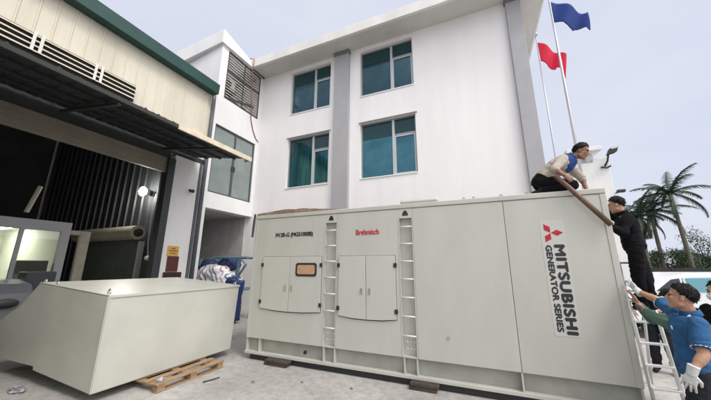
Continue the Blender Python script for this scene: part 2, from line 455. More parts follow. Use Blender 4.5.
def text(body, material, parent, name, origin, xdir, ydir, w, h, off=0.0, depth=0.003, space=1.0):
    cu = bpy.data.curves.new(name, 'FONT'); cu.body = body; cu.extrude = 0.0; cu.space_character = space
    o = bpy.data.objects.new(name, cu); col.objects.link(o)
    dg = bpy.context.evaluated_depsgraph_get(); dg.update()
    me = bpy.data.meshes.new_from_object(o.evaluated_get(dg))
    bpy.data.objects.remove(o); bpy.data.curves.remove(cu)
    x0 = min(v.co.x for v in me.vertices); x1 = max(v.co.x for v in me.vertices)
    y0 = min(v.co.y for v in me.vertices); y1 = max(v.co.y for v in me.vertices)
    X, Y = Vector(xdir), Vector(ydir); Z = X.cross(Y); O = Vector(origin)
    n0 = [v.co.copy() for v in me.vertices]; polys = [tuple(p.vertices) for p in me.polygons]
    bpy.data.meshes.remove(me)
    vs_, fs = [], []
    shifts = [(0, 0)] + ([(off, 0), (-off, 0), (0, off * 0.7), (0, -off * 0.7)] if off else [])
    for k, (sx, sy) in enumerate(shifts):      # heavier strokes: the same letters laid again a hair to each side
        base = len(vs_)
        for c in n0: vs_.append(O + X * ((c.x - x0) / (x1 - x0) * w + sx) + Y * ((c.y - y0) / (y1 - y0) * h + sy) + Z * (depth + 0.0004 * k))
        fs += [tuple(base + i for i in p) for p in polys]
    me = bpy.data.meshes.new(name); me.from_pydata(vs_, [], fs)
    return link_mesh(name, me, material, parent)

def copy_tree(o, parent=None):
    c = o.copy(); col.objects.link(c)
    if parent: c.parent = parent
    for ch in list(o.children): copy_tree(ch, c)
    return c

# ------------------------------------------------------------------ ground
bm = bmesh.new()
gv = [bm.verts.new(p) for p in ((-900, -900, 0), (900, -900, 0), (900, 900, 0), (-900, 900, 0))]
bm.faces.new(gv)
g = link('ground', bm, M['concrete']); g['kind'] = 'structure'

# ------------------------------------------------------------------ white office building
D = 9.4
ob = empty('office_building', 'white three storey office building with grey pilasters and teal windows', 'building', (-3.5, D, 0))
WIN = [(-7.26, -5.20, 8.32, 10.45), (-3.82, -1.68, 8.38, 10.47), (-7.27, -5.24, 4.93, 7.17), (-3.88, -1.69, 4.94, 7.20)]
bm = bmesh.new()
ZS = 10.66
xs = [-8.96, -7.265, -5.22, -3.85, -1.685, 2.0]
def wcol(x0, x1, holes):
    z = 0.0
    for a, b in holes:
        box(bm, x0, x1, D, D + 0.3, z, a); z = b
    box(bm, x0, x1, D, D + 0.3, z, ZS)
wcol(-16.0, xs[1], []); wcol(xs[1], xs[2], [(4.93, 7.17), (8.33, 10.45)]); wcol(xs[2], xs[3], [])
wcol(xs[3], xs[4], [(4.94, 7.20), (8.38, 10.47)]); wcol(xs[4], xs[5], [])
box(bm, 1.7, 2.0, D + 0.3, 13.3, 0, ZS); box(bm, -16, 1.7, 13.0, 13.3, 0, ZS)
bmesh.ops.remove_doubles(bm, verts=bm.verts, dist=1e-5)
link('wall', bm, M['wall_white'], ob)
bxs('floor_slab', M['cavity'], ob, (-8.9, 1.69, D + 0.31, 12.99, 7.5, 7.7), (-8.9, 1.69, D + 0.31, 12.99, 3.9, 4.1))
# roof slab with deep eave: fascia drops from 11.05 to 10.66 and the soffit sits flush
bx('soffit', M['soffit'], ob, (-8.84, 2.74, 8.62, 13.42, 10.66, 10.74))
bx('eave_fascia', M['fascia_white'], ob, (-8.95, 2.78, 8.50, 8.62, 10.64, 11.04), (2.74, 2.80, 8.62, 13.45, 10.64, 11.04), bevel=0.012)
bx('roof', M['roof_grey'], ob, (-16, 2.74, 8.62, 13.4, 10.742, 10.98))
for x0, x1 in ((-4.96, -4.30), (1.55, 1.99)):
    p = bx('pilaster', M['pilaster'], ob, (x0, x1, D - 0.16, D - 0.002, 0, 10.50), bevel=0.01)
    bx('capital', M['cap_grey'], p, (x0 - 0.03, x1 + 0.03, D - 0.20, D - 0.002, 10.502, 10.655), bevel=0.01)
for i, (x0, x1, z0, z1) in enumerate(WIN):
    x0, x1 = (xs[1], xs[2]) if i in (0, 2) else (xs[3], xs[4])
    z0, z1 = ((8.33, 10.45), (8.38, 10.47), (4.93, 7.17), (4.94, 7.20))[i]
    yf = D + 0.13
    xm = x0 + (x1 - x0) * 0.60
    t = 0.055
    zt = z0 + (z1 - z0) * 0.70
    w = bx('window', M['frame_alu'], ob, (x0, x0 + t, yf, yf + 0.08, z0, z1), (x1 - t, x1, yf, yf + 0.08, z0, z1),
           (x0 + t, x1 - t, yf, yf + 0.08, z0, z0 + t), (x0 + t, x1 - t, yf, yf + 0.08, z1 - t, z1))
    bx('mullion', M['frame_light'], w, (xm - 0.045, xm + 0.045, yf - 0.01, yf + 0.085, z0 + t, z1 - t))
    bx('transom', M['frame_alu'], w, (xm + 0.046, x1 - t - 0.002, yf, yf + 0.08, zt - 0.04, zt + 0.04))
    bx('sash', M['frame_light'], w, (xm + 0.046, xm + 0.085, yf - 0.004, yf + 0.07, z0 + t, zt - 0.041), (x1 - t - 0.045, x1 - t - 0.003, yf - 0.004, yf + 0.07, z0 + t, zt - 0.041),
       (xm + 0.086, x1 - t - 0.046, yf - 0.004, yf + 0.07, z0 + t, z0 + t + 0.04), (xm + 0.086, x1 - t - 0.046, yf - 0.004, yf + 0.07, zt - 0.082, zt - 0.042))
    pv = (0.02, 0.03, 0.0, 0.016)[i]
    zb = z0 + (z1 - z0) * (0.60, 0.72, 0.72, 0.70)[i]
    gm = M[('glass_upper', 'glass_upper', 'glass_curtain', 'glass_cyan')[i]]
    bx('pane', gm, w, (x0 + t, xm - 0.046, yf + 0.035, yf + 0.05, z0 + t, zb))
    bx('pane', M['reflection_band'], w, (x0 + t, xm - 0.046, yf + 0.035, yf + 0.05, zb + 0.002, z1 - t))  # upper part of the pane painted as the soffit's dark reflection
    bx('pane', gm, w, (xm + 0.086, x1 - t - 0.046, yf + 0.035, yf + 0.05, z0 + t + 0.041, zt - 0.083))
    bx('pane', M['reflection_band'], w, (xm + 0.046, x1 - t - 0.002, yf + 0.035, yf + 0.05, zt + 0.041, z1 - t))
    bx('sill', M['wall_white'], w, (x0 + 0.003, x1 - 0.003, D - 0.03, yf - 0.012, z0 - 0.03, z0 + 0.006))
    if i >= 2:
        bx('window_hood', M['pilaster'], w, (x0 - 0.05, x1 + 0.07, D - 0.05, D - 0.002, z1 + 0.004, z1 + 0.034))

# ------------------------------------------------------------------ annex (narrow wing between workshop and office)
an = empty('annex_wing', 'white stairwell wing with barred balcony and frosted window above a dark passage', 'building', (-10.5, 8, 0))
AX = -8.96
bm = bmesh.new()
def acol(y0, y1, holes, top):
    z = 0.0
    for a, b in holes:
        if a > z: box(bm, AX - 0.3, AX, y0, y1, z, a)
        z = b
    box(bm, AX - 0.3, AX, y0, y1, z, top)
acol(6.97, 7.09, [], 10.66); acol(7.09, 7.30, [(0, 3.82), (4.42, 7.16)], 10.66)
acol(7.30, 9.24, [(0, 3.82), (4.42, 7.16), (8.40, 10.62)], 10.66); acol(9.24, 9.398, [(0, 3.82)], 10.66)
bmesh.ops.remove_doubles(bm, verts=bm.verts, dist=1e-5)
box(bm, -15.9, AX - 0.3, 6.97, 7.2, 0, 10.66)      # front face, seen above the workshop roof
link('wall', bm, M['annex_white'], an)
bx('balcony_wall', M['annex_white'], an, (-11.2, -11.0, 7.2, 9.395, 8.37, 10.5))
bxs('floor_slab', M['annex_white'], an, (-15.9, AX - 0.301, 7.2, 9.395, 3.84, 4.0), (-15.9, AX - 0.301, 7.2, 9.395, 8.2, 8.36))
bxs('passage_shade_wall', M['passage'], an, (-12.98, AX - 0.31, 9.34, 9.396, 0.0, 3.835), (-12.98, AX - 0.31, 7.205, 9.335, 3.80, 3.836), (-13.2, -13.0, 7.2, 9.395, 0, 3.83), (-11.2, -11.0, 7.2, 9.395, 4.01, 8.1))  # lining panels toned down to stand in for shade in the passage
# sloping parapet: highest at its outer corner
bm = bmesh.new()
top = [(-15.9, 6.60, 10.55), (-8.85, 6.85, 11.28), (-8.85, 8.49, 10.92), (-15.9, 9.3, 10.62)]
lo = [(-15.9, 6.60, 9.75), (-8.85, 6.85, 10.66), (-8.85, 8.49, 10.66), (-15.9, 9.3, 10.0)]
A = [bm.verts.new(p) for p in lo]; B = [bm.verts.new(p) for p in top]
bm.faces.new(A); bm.faces.new(B); bridge(bm, A, B)
link('parapet', bm, M['annex_white'], an, bevel=0.01)
# barred balcony
gr = bx('balcony_grille', M['grille'], an, *[(AX - 0.06, AX - 0.03, 7.31, 9.23, z, z + 0.028) for z in [8.42 + 0.128 * k for k in range(18)]])
bxs('grille_post', M['grille_dark'], gr, *[(AX - 0.028, AX - 0.002, y, y + 0.035, 8.41, 10.61) for y in (7.31, 8.23, 9.19)])
bxs('grille_rail', M['grille_dark'], gr, (AX - 0.028, AX, 7.35, 9.18, 10.56, 10.61), (AX - 0.028, AX, 7.35, 9.18, 9.70, 9.76), (AX - 0.028, AX, 7.35, 9.18, 8.41, 8.47))
bm = bmesh.new()
prism(bm, [(7.36, 8.48), (7.44, 8.44), (8.95, 8.82), (8.90, 8.92)], 'X', AX - 0.026, AX + 0.012)
link('sloping_bracket', bm, M['grille_dark'], gr)
# frosted window with two leaves
w = bx('window', M['frame_dark'], an, (AX - 0.12, AX - 0.04, 7.09, 7.15, 4.42, 7.16), (AX - 0.12, AX - 0.04, 9.18, 9.24, 4.42, 7.16), (AX - 0.12, AX - 0.04, 7.15, 9.18, 4.42, 4.48),
       (AX - 0.12, AX - 0.04, 7.15, 9.18, 7.10, 7.16), (AX - 0.12, AX - 0.04, 7.15, 9.18, 6.34, 6.42), (AX - 0.12, AX - 0.04, 8.12, 8.21, 4.48, 6.34), (AX - 0.12, AX - 0.04, 8.13, 8.20, 6.42, 7.10))
for y0, y1, z0, z1 in ((7.15, 8.12, 4.48, 6.34), (8.21, 9.18, 4.48, 6.34), (7.15, 8.13, 6.42, 7.10), (8.20, 9.18, 6.42, 7.10)):
    bx('pane', M['frosted'], w, (AX - 0.09, AX - 0.075, y0, y1, z0, z1))
for y in (8.09, 8.21): bx('handle', M['black'], w, (AX - 0.04, AX - 0.005, y, y + 0.03, 5.5, 5.72))
# air conditioners behind the bars
for k, (y, z, lab) in enumerate(((7.45, 9.25, 'outdoor air conditioner behind the balcony bars, the higher one nearer the corner'), (8.45, 8.37, 'outdoor air conditioner low behind the balcony bars, nearer the office wall'))):
    a = empty('air_conditioner', lab, 'air conditioner', (-9.6, y + 0.35, z), 'air conditioners on the barred balcony')
    bx('casing', M['ac'], a, (-9.75, -9.42, y, y + 0.75, z, z + 0.55), bevel=0.015)
    bm = bmesh.new()
    cone(bm, (-9.419, y + 0.32, z + 0.28), (-9.40, y + 0.32, z + 0.28), 0.22, 0.21, 24)
    link('fan_grille', bm, M['dark_gap'], a)
    if k == 0:
        bx('shelf', M['grille_dark'], a, (-9.78, -9.3, y - 0.05, y + 0.8, z - 0.06, z - 0.005), (-9.78, -9.72, y - 0.05, y, 8.365, z - 0.06), (-9.78, -9.72, y + 0.75, y + 0.8, 8.365, z - 0.06))
# red hose
bm = bmesh.new()
tube(bm, [(-9.6, 8.42, 11.0), (-9.1, 8.40, 11.12), (-8.70, 8.44, 10.98), (-8.78, 8.50, 10.5), (-8.86, 8.58, 9.9), (-8.90, 8.70, 9.2), (-8.90, 8.74, 8.7), (-8.92, 8.80, 8.2), (-8.93, 8.98, 7.75), (-8.93, 9.2, 7.42), (-8.92, 9.36, 7.32)], 0.019, 8)
tag(link('hose', bm, M['red_cable'], smooth=True), 'thin red hose hanging down past the barred balcony to the window', 'hose')

# ------------------------------------------------------------------ workshop with open shutter and canopy
ws = empty('workshop_building', 'cream corrugated workshop with green roof edge and a wide open shutter', 'building', (-12, 1, 0))
XW = -8.9
def corrugated(y0, y1, z0, z1, x, pitch, dep, thick=0.12, axis='Y'):
    bm = bmesh.new(); pts = []; y = y0
    while y < y1 - 1e-6:
        for f, d in ((0.0, 0), (0.80, 0), (0.86, dep), (0.94, dep)):
            yy = y + f * pitch
            if yy < y1: pts.append((yy, d))
        y += pitch
    pts.append((y1, 0))
    fr = [(bm.verts.new((x + d, yy, z0)), bm.verts.new((x + d, yy, z1))) for yy, d in pts] if axis == 'Y' else [(bm.verts.new((yy, x - d, z0)), bm.verts.new((yy, x - d, z1))) for yy, d in pts]
    for a, b in zip(fr, fr[1:]): bm.faces.new((a[0], b[0], b[1], a[1]))
    # closed back so it has thickness
    if axis == 'Y': bk = [bm.verts.new(p) for p in ((x - thick, y0, z0), (x - thick, y1, z0), (x - thick, y1, z1), (x - thick, y0, z1))]
    else: bk = [bm.verts.new(p) for p in ((y0, x + thick, z0), (y1, x + thick, z0), (y1, x + thick, z1), (y0, x + thick, z1))]
    bm.faces.new(bk)
    bm.faces.new([f[0] for f in fr] + [bk[1], bk[0]]); bm.faces.new([f[1] for f in fr] + [bk[2], bk[3]])
    bm.faces.new((fr[0][0], fr[0][1], bk[3], bk[0])); bm.faces.new((fr[-1][0], fr[-1][1], bk[2], bk[1]))
    return bm
link('cladding', corrugated(-6, 6.90, 5.49, 8.42, XW, 0.30, 0.022), M['cream'], ws)
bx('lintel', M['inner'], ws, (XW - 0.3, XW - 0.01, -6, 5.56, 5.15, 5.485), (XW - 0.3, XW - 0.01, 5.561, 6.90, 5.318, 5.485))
bx('shutter', M['shutter'], ws, *[(XW - 0.14 + 0.012 * (k % 2), XW - 0.06 + 0.012 * (k % 2), -4.9, 5.50, 4.66 + 0.0705 * k, 4.66 + 0.0705 * (k + 1) - 0.004) for k in range(7)])
bx('pillar', M['annex_white'], ws, (XW - 0.35, XW, 5.72, 6.62, 0, 5.315), bevel=0.01)
bx('door_jamb', M['jamb'], ws, (XW - 0.2, XW + 0.06, 5.50, 5.715, 0, 5.14))
bxs('wall', M['annex_white'], ws, (XW - 0.3, XW - 0.02, 6.625, 6.90, 0, 5.315), (XW - 0.3, XW, -6, -4.95, 0, 5.14), (-20, XW - 0.3, -6.2, -6.0, 0, 8.4), (-20, XW - 0.35, 6.68, 6.90, 0, 8.4), (-20.2, -20, -6.2, 6.9, 0, 8.4))
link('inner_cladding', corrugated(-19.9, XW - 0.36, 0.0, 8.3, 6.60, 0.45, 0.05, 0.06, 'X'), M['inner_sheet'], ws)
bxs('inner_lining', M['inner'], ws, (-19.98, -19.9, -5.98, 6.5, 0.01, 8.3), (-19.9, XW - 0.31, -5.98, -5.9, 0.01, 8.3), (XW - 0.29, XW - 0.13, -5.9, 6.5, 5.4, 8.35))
bm = bmesh.new()
prism(bm, [(-8.62, 8.44), (-8.62, 8.50), (-14.5, 9.5), (-20.3, 8.5), (-20.3, 8.43), (-14.5, 9.42)], 'Y', -6.3, 6.72)
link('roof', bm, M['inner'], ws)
bm = bmesh.new()
prism(bm, [(-8.66, 8.11), (-8.58, 8.11), (-8.56, 8.50), (-8.66, 8.52)], 'Y', -6.3, 6.76)
prism(bm, [(-8.88, 8.11), (-8.661, 8.11), (-8.661, 8.16), (-8.88, 8.16)], 'Y', -6.3, 6.76)
link('roof_edge', bm, M['green'], ws, bevel=0.01)
# drain pipe from the gutter
bm = bmesh.new()
tube(bm, [(-8.70, 6.66, 8.0), (-8.70, 6.68, 7.85), (-8.82, 6.78, 7.6), (-8.82, 6.78, 7.2), (-8.82, 6.78, 0.0)], 0.065, 12)
link('drain_pipe', bm, M['pipe'], ws, smooth=True)
bx('pipe_shadow_strip', M['pipe'], ws, (XW - 0.019, XW + 0.03, 6.625, 6.70, 0, 5.31)).name = 'pipe_shade_strip'  # dark strip standing in for the shadow beside the drain pipe
# unseen block added left of the camera to shade the steel hood's front
bx('added_shade_wing', M['cream'], ws, (XW, -3.0, -5.9, -0.1, 0, 8.2))
# louvre strip above the canopy
lv = bx('louvre_vent', M['grille_dark'], ws, (XW + 0.036, XW + 0.05, 0.0, 4.22, 6.38, 6.90))
bm = bmesh.new()
for k in range(4):
    z = 6.42 + 0.125 * k
    prism(bm, [(XW + 0.052, z + 0.055), (XW + 0.15, z), (XW + 0.15, z + 0.035), (XW + 0.052, z + 0.09)], 'Y', 0.0, 4.20)
link('louvre_blade', bm, M['cream'], lv)
bxs('louvre_post', M['fascia_white'], lv, *[(XW + 0.152, XW + 0.165, y, y + 0.055, 6.42, 6.90) for y in (2.06, 2.19, 3.20, 3.33)])
# canopy
bm = bmesh.new()
def cz(x): return 5.42 - (x - XW) * (0.42 / 2.55)
pts = []; y = -4.0
while y < 6.42:
    for f, d in ((0, 0), (0.6, 0), (0.7, 0.014), (0.9, 0.014)):
        if y + f * 0.25 < 6.42: pts.append((y + f * 0.25, d))
    y += 0.25
pts.append((6.42, 0))
rows = []
for x in (XW + 0.04, -6.36):
    rows.append(([bm.verts.new((x, yy, cz(x) + d + 0.06)) for yy, d in pts], [bm.verts.new((x, yy, cz(x) + d + 0.045)) for yy, d in pts]))
for k in (0, 1):
    for i in range(len(pts) - 1): bm.faces.new((rows[0][k][i], rows[0][k][i + 1], rows[1][k][i + 1], rows[1][k][i]))
for i in range(len(pts) - 1):
    for r in rows: bm.faces.new((r[0][i], r[0][i + 1], r[1][i + 1], r[1][i]))
cn = link('canopy', bm, M['canopy'], ws)
bm = bmesh.new()
for x in (-8.3, -7.65, -7.0, -6.45):
    box(bm, x - 0.02, x + 0.02, -4.0, 6.40, cz(x) - 0.005, cz(x) + 0.035)
for y in (-2.0, 0.4, 2.8, 5.2):
    prism(bm, [(XW + 0.05, cz(XW) - 0.12), (-6.4, cz(-6.4) - 0.10), (-6.4, cz(-6.4) - 0.052), (XW + 0.05, cz(XW) - 0.052)], 'Y', y, y + 0.06)
link('purlin', bm, M['dark_gap'], cn)
bx('edge_trim', M['dark_gap'], cn, (-6.37, -6.335, -4.0, 4.02, 4.975, 5.055))
bx('edge_trim', M['canopy_trim'], cn, (-6.37, -6.33, 4.03, 6.44, 4.95, 5.085), (-6.62, -6.37, 6.425, 6.445, 4.97, 5.10))
bm = bmesh.new()
for k in range(16):
    y = -0.5 + k * 0.29 + random.uniform(-0.06, 0.06)
    prism(bm, [(y, 5.07), (y + 0.10, 5.06), (y + 0.05, 5.06 + random.uniform(0.02, 0.06))], 'X', -6.42, -6.37)
link('clip', bm, M['dark_gap'], cn)
bm = bmesh.new()
prism(bm, [(4.35, 5.086), (4.75, 5.086), (4.72, 5.12), (4.5, 5.24), (4.42, 5.12)], 'X', -6.42, -6.38)
link('folded_flap', bm, M['canopy_trim'], cn)
# little black arm on the pillar
pb = bmesh.new()
tube(pb, [(XW, 6.42, 4.22), (XW + 0.12, 6.40, 4.22), (XW + 0.2, 6.30, 4.21)], 0.025, 8)
cone(pb, (XW + 0.18, 6.36, 4.21), (XW + 0.22, 6.20, 4.20), 0.06, 0.045, 12)
tag(link('wall_lamp', pb, M['black']), 'small unlit black lamp on the white pillar beside the drain pipe', 'lamp')
# boards on the pillar
sg = bx('notice_sign', M['yellow_sign'], None, (XW + 0.004, XW + 0.02, 5.90, 6.26, 2.05, 2.36), bevel=0.003)
tag(sg, 'small yellow notice sign on the white pillar', 'sign')
bx('text_line', M['maroon'], sg, (XW + 0.021, XW + 0.023, 6.02, 6.14, 2.27, 2.30), (XW + 0.021, XW + 0.023, 5.94, 6.22, 2.20, 2.225), (XW + 0.021, XW + 0.023, 5.99, 6.18, 2.12, 2.14))
tag(bx('notice_board', M['maroon'], None, (XW + 0.004, XW + 0.03, 5.93, 6.30, 1.58, 2.04), bevel=0.004), 'dark red board hung under the yellow sign on the pillar', 'sign')
cb = bx('wall_cabinet', M['maroon_dark'], None, (XW + 0.004, XW + 0.16, 5.86, 6.36, 0.95, 1.56), bevel=0.01)
tag(cb, 'dark maroon cabinet at the foot of the white pillar under the boards', 'cabinet')
bx('door_panel', M['maroon_dark'], cb, (XW + 0.161, XW + 0.172, 5.89, 6.10, 1.0, 1.52), (XW + 0.161, XW + 0.172, 6.12, 6.33, 1.0, 1.52), bevel=0.004)

# inside the workshop
wl_ = empty('work_lamp', 'glaring lit work lamp mounted on the ribbed wall inside the workshop', 'lamp', (-11.15, 6.3, 4.4))
bx('housing', M['black'], wl_, (-11.27, -11.07, 6.26, 6.40, 4.31, 4.51), bevel=0.01)
bm = bmesh.new(); ellipsoid(bm, (-11.17, 6.17, 4.41), V(0.17, 0, 0), V(0, 0.09, 0), V(0, 0, 0.17), 24, 16); link('lens', bm, M['flood'], wl_, smooth=True)
bx('bracket', M['dark_gap'], wl_, (-11.19, -11.15, 6.40, 6.54, 4.3, 4.5))
isd = empty('roller_shutter', 'inner grey green roller shutter with cream roll above, below the work lamp', 'shutter', (-13, 6.4, 0))
bx('curtain', M['inner_door'], isd, *[(-14.8, -11.25, 6.44 - 0.01 * (k % 2), 6.50, 0.01 + 0.11 * k, 0.01 + 0.11 * k + 0.104) for k in range(25)])
bm = bmesh.new(); cone(bm, (-15.0, 6.22, 2.90), (-11.1, 6.22, 2.90), 0.25, 0.25, 28); link('roll', bm, M['roll'], isd, smooth=False)
bm = bmesh.new(); cone(bm, (-11.098, 6.22, 2.90), (-11.05, 6.22, 2.90), 0.15, 0.14, 20); cone(bm, (-11.05, 6.22, 2.90), (-10.95, 6.22, 2.90), 0.05, 0.05, 12); link('roll_end', bm, M['black'], isd)
bx('guide_rail', M['frame_light'], isd, (-11.22, -11.12, 6.35, 6.51, 0.0, 2.6))
jb = empty('junction_box', 'small white dome topped box on the wall right of the inner roller shutter', 'box', (-10.6, 6.45, 1.9))
bx('casing', M['inner_sheet'], jb, (-10.85, -10.45, 6.34, 6.53, 1.2, 1.92), bevel=0.02)
bm = bmesh.new(); ellipsoid(bm, (-10.65, 6.42, 2.0), V(0.14, 0, 0), V(0, 0.1, 0), V(0, 0, 0.09)); link('cover', bm, M['white_cloth'], jb, smooth=True)
cd = bmesh.new()
tube(cd, [(-10.85, 6.45, 4.35), (-10.88, 6.45, 3.4), (-10.82, 6.44, 2.6), (-10.7, 6.44, 2.05)], 0.018, 6)
tag(link('conduit', cd, M['frame_light']), 'pale conduit running from the work lamp down to the box', 'conduit')
# lit office
of = empty('site_office', 'lit glazed office room deep inside the dark workshop', 'office', (-12.5, 1.5, 0))
ox = -10.5
bx('frame', M['pilaster'], of, (ox - 0.12, ox, -2.0, 4.16, 2.66, 2.92), (ox - 0.12, ox, -2.0, 4.16, 0.0, 0.9), (ox - 0.10, ox - 0.02, 3.20, 3.27, 0.9, 2.66), (ox - 0.10, ox - 0.02, 1.6, 1.67, 0.9, 2.66), (ox - 0.12, ox, 3.98, 4.16, 0.9, 2.66))
bx('pane', M['clear'], of, (ox - 0.07, ox - 0.06, -2.0, 1.6, 0.9, 2.66), (ox - 0.07, ox - 0.06, 1.67, 3.20, 0.9, 2.66), (ox - 0.07, ox - 0.06, 3.27, 3.98, 0.9, 2.66))
bx('wall', M['office_wall'], of, (-14.6, -14.4, -2.0, 4.6, 0, 2.92), (-14.4, ox - 0.121, 4.02, 4.16, 0, 2.92), (-14.4, ox - 0.121, -2.2, -2.0, 0, 2.92))
bx('ceiling', M['office_wall'], of, (-14.6, ox - 0.121, -2.0, 4.018, 2.83, 2.92))
bx('door_post', M['roll'], of, (ox - 0.1, ox, 4.40, 4.62, 0, 2.72), (ox - 0.1, ox, 4.165, 4.395, 2.60, 2.72))
for y in (0.0, 2.0, 3.3): bx('ceiling_light', M['office_lamp'], of, (-13.6, -12.2, y, y + 0.25, 2.79, 2.828))
for lab, bb in (('black monitor standing in the lit office by the door post', (-11.0, -10.72, 3.55, 3.95, 1.45, 1.86)),):
    mo = empty('monitor', lab, 'monitor', (-10.85, 3.75, 0))
    bx('screen', M['black'], mo, (-10.82, -10.76, 3.36, 3.95, 1.42, 1.88), bevel=0.01)
    bx('stand', M['black'], mo, (-10.90, -10.80, 3.6, 3.7, 0.92, 1.42))
dk = empty('desk', 'white desk below the office window inside the lit room', 'desk', (-11.2, 2.8, 0))
bx('desk_top', M['office_wall'], dk, (-11.5, -10.66, 1.7, 3.95, 0.88, 0.915))
bx('leg', M['frame_alu'], dk, (-11.45, -11.4, 1.75, 1.8, 0, 0.88)); bx('leg', M['frame_alu'], dk, (-11.45, -11.4, 3.85, 3.9, 0, 0.88))
pp = empty('wall_cabinet', 'pale wall cabinet on the lit office back wall', 'cabinet', (-14.2, 3.5, 1.9))
bx('casing', M['sticker'], pp, (-14.39, -14.1, 3.0, 3.9, 1.85, 2.35), bevel=0.01)
bx('door_panel', M['frame_light'], pp, (-14.10, -14.085, 3.03, 3.44, 1.88, 2.32), (-14.10, -14.085, 3.46, 3.87, 1.88, 2.32))
# leaning pale tube high in the dark
lt = bmesh.new(); tube(lt, [(-10.3, 3.15, 3.05), (-10.3, 3.28, 3.75)], 0.05, 10)
tag(link('leaning_tube', lt, M['roll']), 'short pale tube leaning above the office roof in the dark', 'tube')

# grey car nose at the left edge, behind the hood
car = empty('parked_car', 'grey car with black mirror parked inside the workshop behind the steel hood', 'car', (-10.6, 2.3, 0))
bm = bmesh.new()
prism(bm, [(-12.6, 0.35), (-8.42, 0.35), (-8.36, 0.7), (-8.45, 1.22), (-8.62, 1.40), (-9.0, 1.47), (-12.5, 1.50), (-12.7, 1.0)], 'Y', 1.25, 3.02)
link('body', bm, M['car_grey'], car, smooth=False, bevel=0.10, seg=4)
bm = bmesh.new()
prism(bm, [(-9.05, 1.478), (-9.75, 2.0), (-12.2, 2.0), (-12.5, 1.508)], 'Y', 1.36, 2.62)
link('cabin', bm, M['car_glass'], car, bevel=0.06, seg=3)
bm = bmesh.new(); ellipsoid(bm, (-8.36, 2.62, 1.05), V(0.05, 0, 0), V(0, 0.17, 0), V(0, 0, 0.085)); link('headlight', bm, M['black'], car, smooth=True)
bm = bmesh.new(); ellipsoid(bm, (-8.37, 2.93, 1.0), V(0.03, 0, 0), V(0, 0.03, 0), V(0, 0, 0.03)); link('turn_signal', bm, M['canopy_trim'], car, smooth=True)
for x in (-9.2, -11.7):
    for y in (1.35, 2.92):
        bm = bmesh.new(); cone(bm, (x, y - 0.1, 0.33), (x, y + 0.1, 0.33), 0.33, 0.33, 24); link('wheel', bm, M['tyre'], car)
# dark upright beside it
tag(bx('steel_cabinet', M['jamb'], None, (-9.55, -9.15, 3.05, 3.55, 0, 1.62), bevel=0.02), 'black steel cabinet standing behind the steel hood by the grey car', 'cabinet')

# ------------------------------------------------------------------ generator set in its steel enclosure
GY = 4.753
gen = empty('generator_container', 'large grey green generator enclosure with ladder recesses and double doors', 'generator', (-1.37, 5.9, 0))
x0, x1 = -4.39, 1.645
ZT, ZB = 2.825, 0.385
SK = 0.10
lad = [(-2.675, -2.410), (-1.235, -0.985)]
edges = [(x0, lad[0][0]), (lad[0][1], lad[1][0]), (lad[1][1], 0.395), (0.400, x1)]
bx('housing', M['gen'], gen, (x0 + 0.003, x1 - 0.003, GY + SK, 7.19, ZB, ZT - 0.02))
for k, (a, b) in enumerate(edges): bx('side_panel', M['gen'], gen, (a, b, GY, GY + SK, ZB, 2.74), bevel=0.006)
for a, b in lad: bx('lintel_panel', M['gen'], gen, (a + 0.001, b - 0.001, GY, GY + SK - 0.001, 2.575, 2.739))
bx('roof', M['gen'], gen, (x0 - 0.01, x1 + 0.01, GY - 0.012, 7.21, 2.745, ZT), bevel=0.012)
bx('roof_hatch', M['gen_door'], gen, (-1.20, -0.55, GY + 0.02, 5.6, ZT + 0.002, ZT + 0.075), bevel=0.03)
for x in (-0.15, 0.0, 0.40, 0.75):
    bm = bmesh.new(); tube(bm, [(x - 0.02, GY + 0.1, ZT), (x - 0.018, GY + 0.1, ZT + 0.03), (x, GY + 0.1, ZT + 0.045), (x + 0.018, GY + 0.1, ZT + 0.03), (x + 0.02, GY + 0.1, ZT)], 0.010, 6)
    link('lifting_eye', bm, M['gen_darker'], gen, smooth=True)
# corner posts
for x in (x0, x1 - 0.06): bxs('corner_post', M['gen'], gen, (x - 0.004, x + 0.064, GY - 0.008, GY - 0.0005, ZB, 2.74), bevel=0.003)
# base frame: web set back, flanges proud, stiffeners
bx('base_frame', M['gen_darker'], gen, (x0, x1, GY + 0.09, 7.15, 0.12, ZB - 0.002))
bx('base_flange', M['gen'], gen, (x0 - 0.02, x1 + 0.02, GY - 0.012, GY + 0.089, 0.10, 0.150), bevel=0.006)
bxs('stiffener', M['gen'], gen, *[(x, x + 0.022, GY + 0.004, GY + 0.089, 0.151, ZB - 0.003) for x in (x0 + 0.002, -4.08, lad[0][0] + 0.02, lad[0][1] - 0.03, lad[1][0] + 0.02, lad[1][1] - 0.03, 0.385, x1 - 0.03)])
bxs('base_shade_strip', M['black'], gen, (x0 + 0.1, x1 - 0.05, GY + 0.03, GY + 0.42, 0.004, 0.099), (x0 + 0.1, x1 - 0.05, 6.6, 6.9, 0.004, 0.099))  # black strips filling the gap below the base as its painted shadow
bm = bmesh.new(); cone(bm, (-3.06, GY + 0.085, 0.235), (-3.06, GY + 0.06, 0.235), 0.03, 0.03, 14); link('drain_plug', bm, M['black'], gen)
